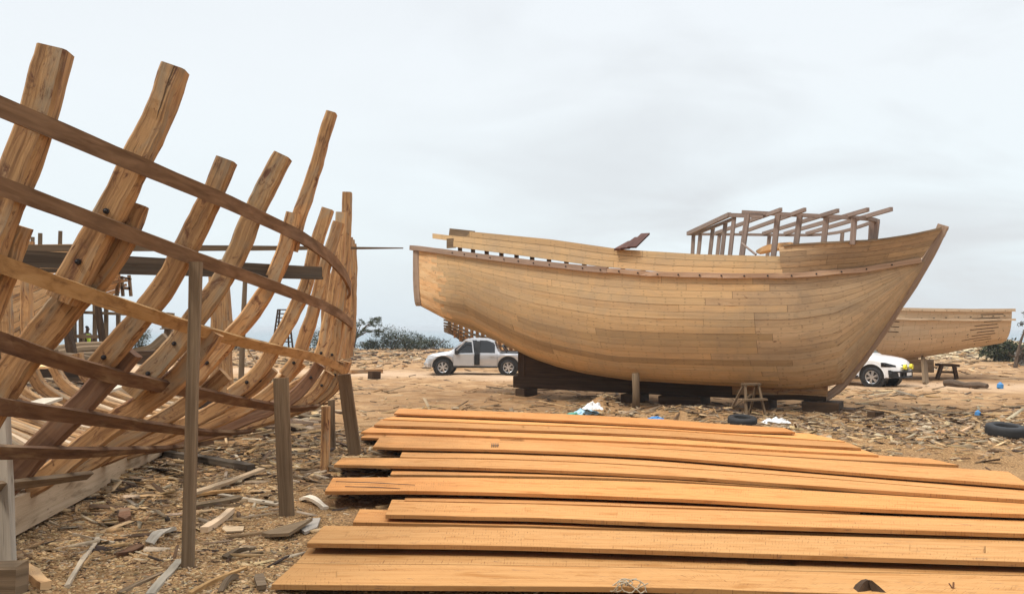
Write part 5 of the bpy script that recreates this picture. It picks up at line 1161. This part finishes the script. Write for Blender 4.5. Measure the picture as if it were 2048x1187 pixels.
# ------------------------------------------------------------------ trees and bushes
def foliage(mb, c, rad, n, size, cols, seed, drop=.0, fan=False):
    g = np.random.default_rng(seed); cl = g.normal(0, .5, (max(5, n // 55), 3)); cl /= np.maximum(1, np.linalg.norm(cl, axis=1))[:, None]
    for k in range(n):
        b_ = cl[g.integers(len(cl))]; p = b_ + g.normal(0, .17, 3); p[2] = p[2] * 1.0
        p = np.array(c) + p * np.array(rad)
        s_ = size * g.uniform(.6, 1.5); d = g.normal(0, 1, 3); d[2] += .3; d = nrm(d); e = nrm(np.cross(d, g.normal(0, 1, 3)))
        col = np.array(cols[g.integers(len(cols))]) * g.uniform(.7, 1.25)
        i = len(mb.v); mb.v += [p - d * s_, p + e * s_ * .32, p + d * s_, p - e * s_ * .32]; mb.face((i, i+1, i+2, i+3), [(0, 0)] * 4, tuple(col))
GRN = [(.042, .058, .02), (.03, .045, .017), (.06, .072, .03), (.085, .08, .042)]
def bush(px_, py_, D, rad, n, label, seed, group='scrub bushes along the edge of the yard', size=.085, cols=GRN):
    x = (px_ - 1024) / F * D; z_ = float(gz(x, D)); r_ = empty('bush', (x, D, z_), label, 'bush', group)
    q = MB(); g = random.Random(seed)
    for k in range(6): a = g.uniform(0, 6.28); q.tube([V(x, D, z_ - .05), V(x + math.cos(a) * rad[0] * .35, D + math.sin(a) * rad[1] * .35, z_ + rad[2] * .8), V(x + math.cos(a) * rad[0] * .7, D + math.sin(a) * rad[1] * .7, z_ + rad[2] * 1.4)], [.05, .035, .015], 5)
    q.build('stem', M['bark'], r_); q = MB(); foliage(q, (x, D, z_ + rad[2] * .9), rad, int(n * 2.6), size, cols, seed); q.build('foliage', M['leaf'], r_)
for a_ in [(742, 700, 78, (1.5, 1, .8), 900, 'low dark bush beside the thorn tree at the yard edge', 1), (783, 700, 77, (1.9, 1.2, 1.25), 1500, 'largest dark bush between the skeleton and the silver pickup', 2), (815, 700, 79, (1.2, 1, .8), 700, 'small bush just right of the largest dark bush', 3),
           (832, 700, 80, (1.1, .9, .9), 500, 'sparse twiggy bush to the left of the silver pickup bonnet', 4), (868, 700, 78, (1.8, 1, .8), 900, 'low bush above the bonnet of the silver pickup', 5), (278, 690, 70, (1.1, 1, 1.4), 800, 'dark bush seen between two ribs on the left', 6), (468, 690, 72, (1.6, 1, .9), 800, 'bush seen between the end post and the bare pole', 7), (640, 695, 76, (1.8, 1, 1.1), 900, 'bush seen through the narrow gaps near the end of the skeleton', 8),
           (420, 700, 74, (1.4, 1, .8), 500, 'low bush left of the end post of the skeleton', 9)]:
    bush(*a_)
bush(2003, 735, 52, (1.35, .9, .75), 1500, 'dense dark green bush in front of the pale dune at the right edge', 11, None, .13)
bush(1945, 712, 78, (1.5, 1, .35), 300, 'low dry scrub on the pale dune', 12, None, .12, [(.2, .17, .09), (.14, .13, .06)])
bush(2044, 745, 46, (.5, .6, .5), 300, 'grey heap of dead brush at the foot of the thin tree', 13, None, .14, [(.2, .18, .15), (.13, .12, .1)])
# thorn tree behind the end of the skeleton: flat feathery crown leaning right
D = 76; xx = (708 - 1024) / F * D; zg = float(gz(xx, D)); th = empty('thorn_tree', (xx, D, zg), 'feathery thorn tree leaning right from behind the end of the skeleton', 'tree')
q = MB(); q.tube([V(xx, D, zg - .1), V(xx + .1, D, zg + .9), V(xx + .35, D, zg + 1.7)], [.16, .12, .09], 7)
tips = []
g_ = random.Random(5)
for k in range(13):
    a = g_.uniform(0, 6.28); e = V(xx + .5 + math.cos(a) * g_.uniform(.5, 1.9) + .5, D + math.sin(a) * 1.2, zg + g_.uniform(1.7, 3.3)); tips.append(e)
    q.tube([V(xx + .2, D, zg + 1.3), (V(xx + .3, D, zg + 1.5) + e) / 2 + V(0, 0, .25), e], [.06, .04, .012], 5)
q.build('trunk', M['bark'], th); q = MB()
for k, e in enumerate(tips): foliage(q, e, (.62, .6, .34), 330, .07, [(.06, .08, .03), (.045, .06, .025), (.085, .10, .045)], 30 + k)
q.build('crown', M['leaf'], th)
# thin dark tree at the right edge
D = 44; xx = (2030 - 1024) / F * D; zg = float(gz(xx, D)); tt2 = empty('thin_tree', (xx, D, zg), 'thin dark leafless tree cut by the right edge of the picture', 'tree')
q = MB(); q.tube([V(xx - .1, D, zg - .1), V(xx + .05, D, zg + .7), V(xx + .3, D, zg + 1.6), V(xx + .75, D, zg + 2.7)], [.12, .09, .07, .03], 6); q.tube([V(xx + .1, D, zg + .9), V(xx + .5, D, zg + 1.2), V(xx + .9, D, zg + 1.9)], [.05, .04, .02], 5); q.tube([V(xx, D, zg + .6), V(xx - .3, D, zg + .75), V(xx - .5, D, zg + 1.0)], [.04, .03, .015], 5)
q.build('trunk', M['bark'], tt2); q = MB(); foliage(q, V(xx + .85, D, zg + 2.6), (.5, .5, .6), 160, .08, [(.07, .07, .05), (.1, .1, .06)], 77); q.build('crown', M['leaf'], tt2)
for o in sc.objects:
    if o.parent and o.type == 'MESH' and o.name.startswith(('bolt',)): pass
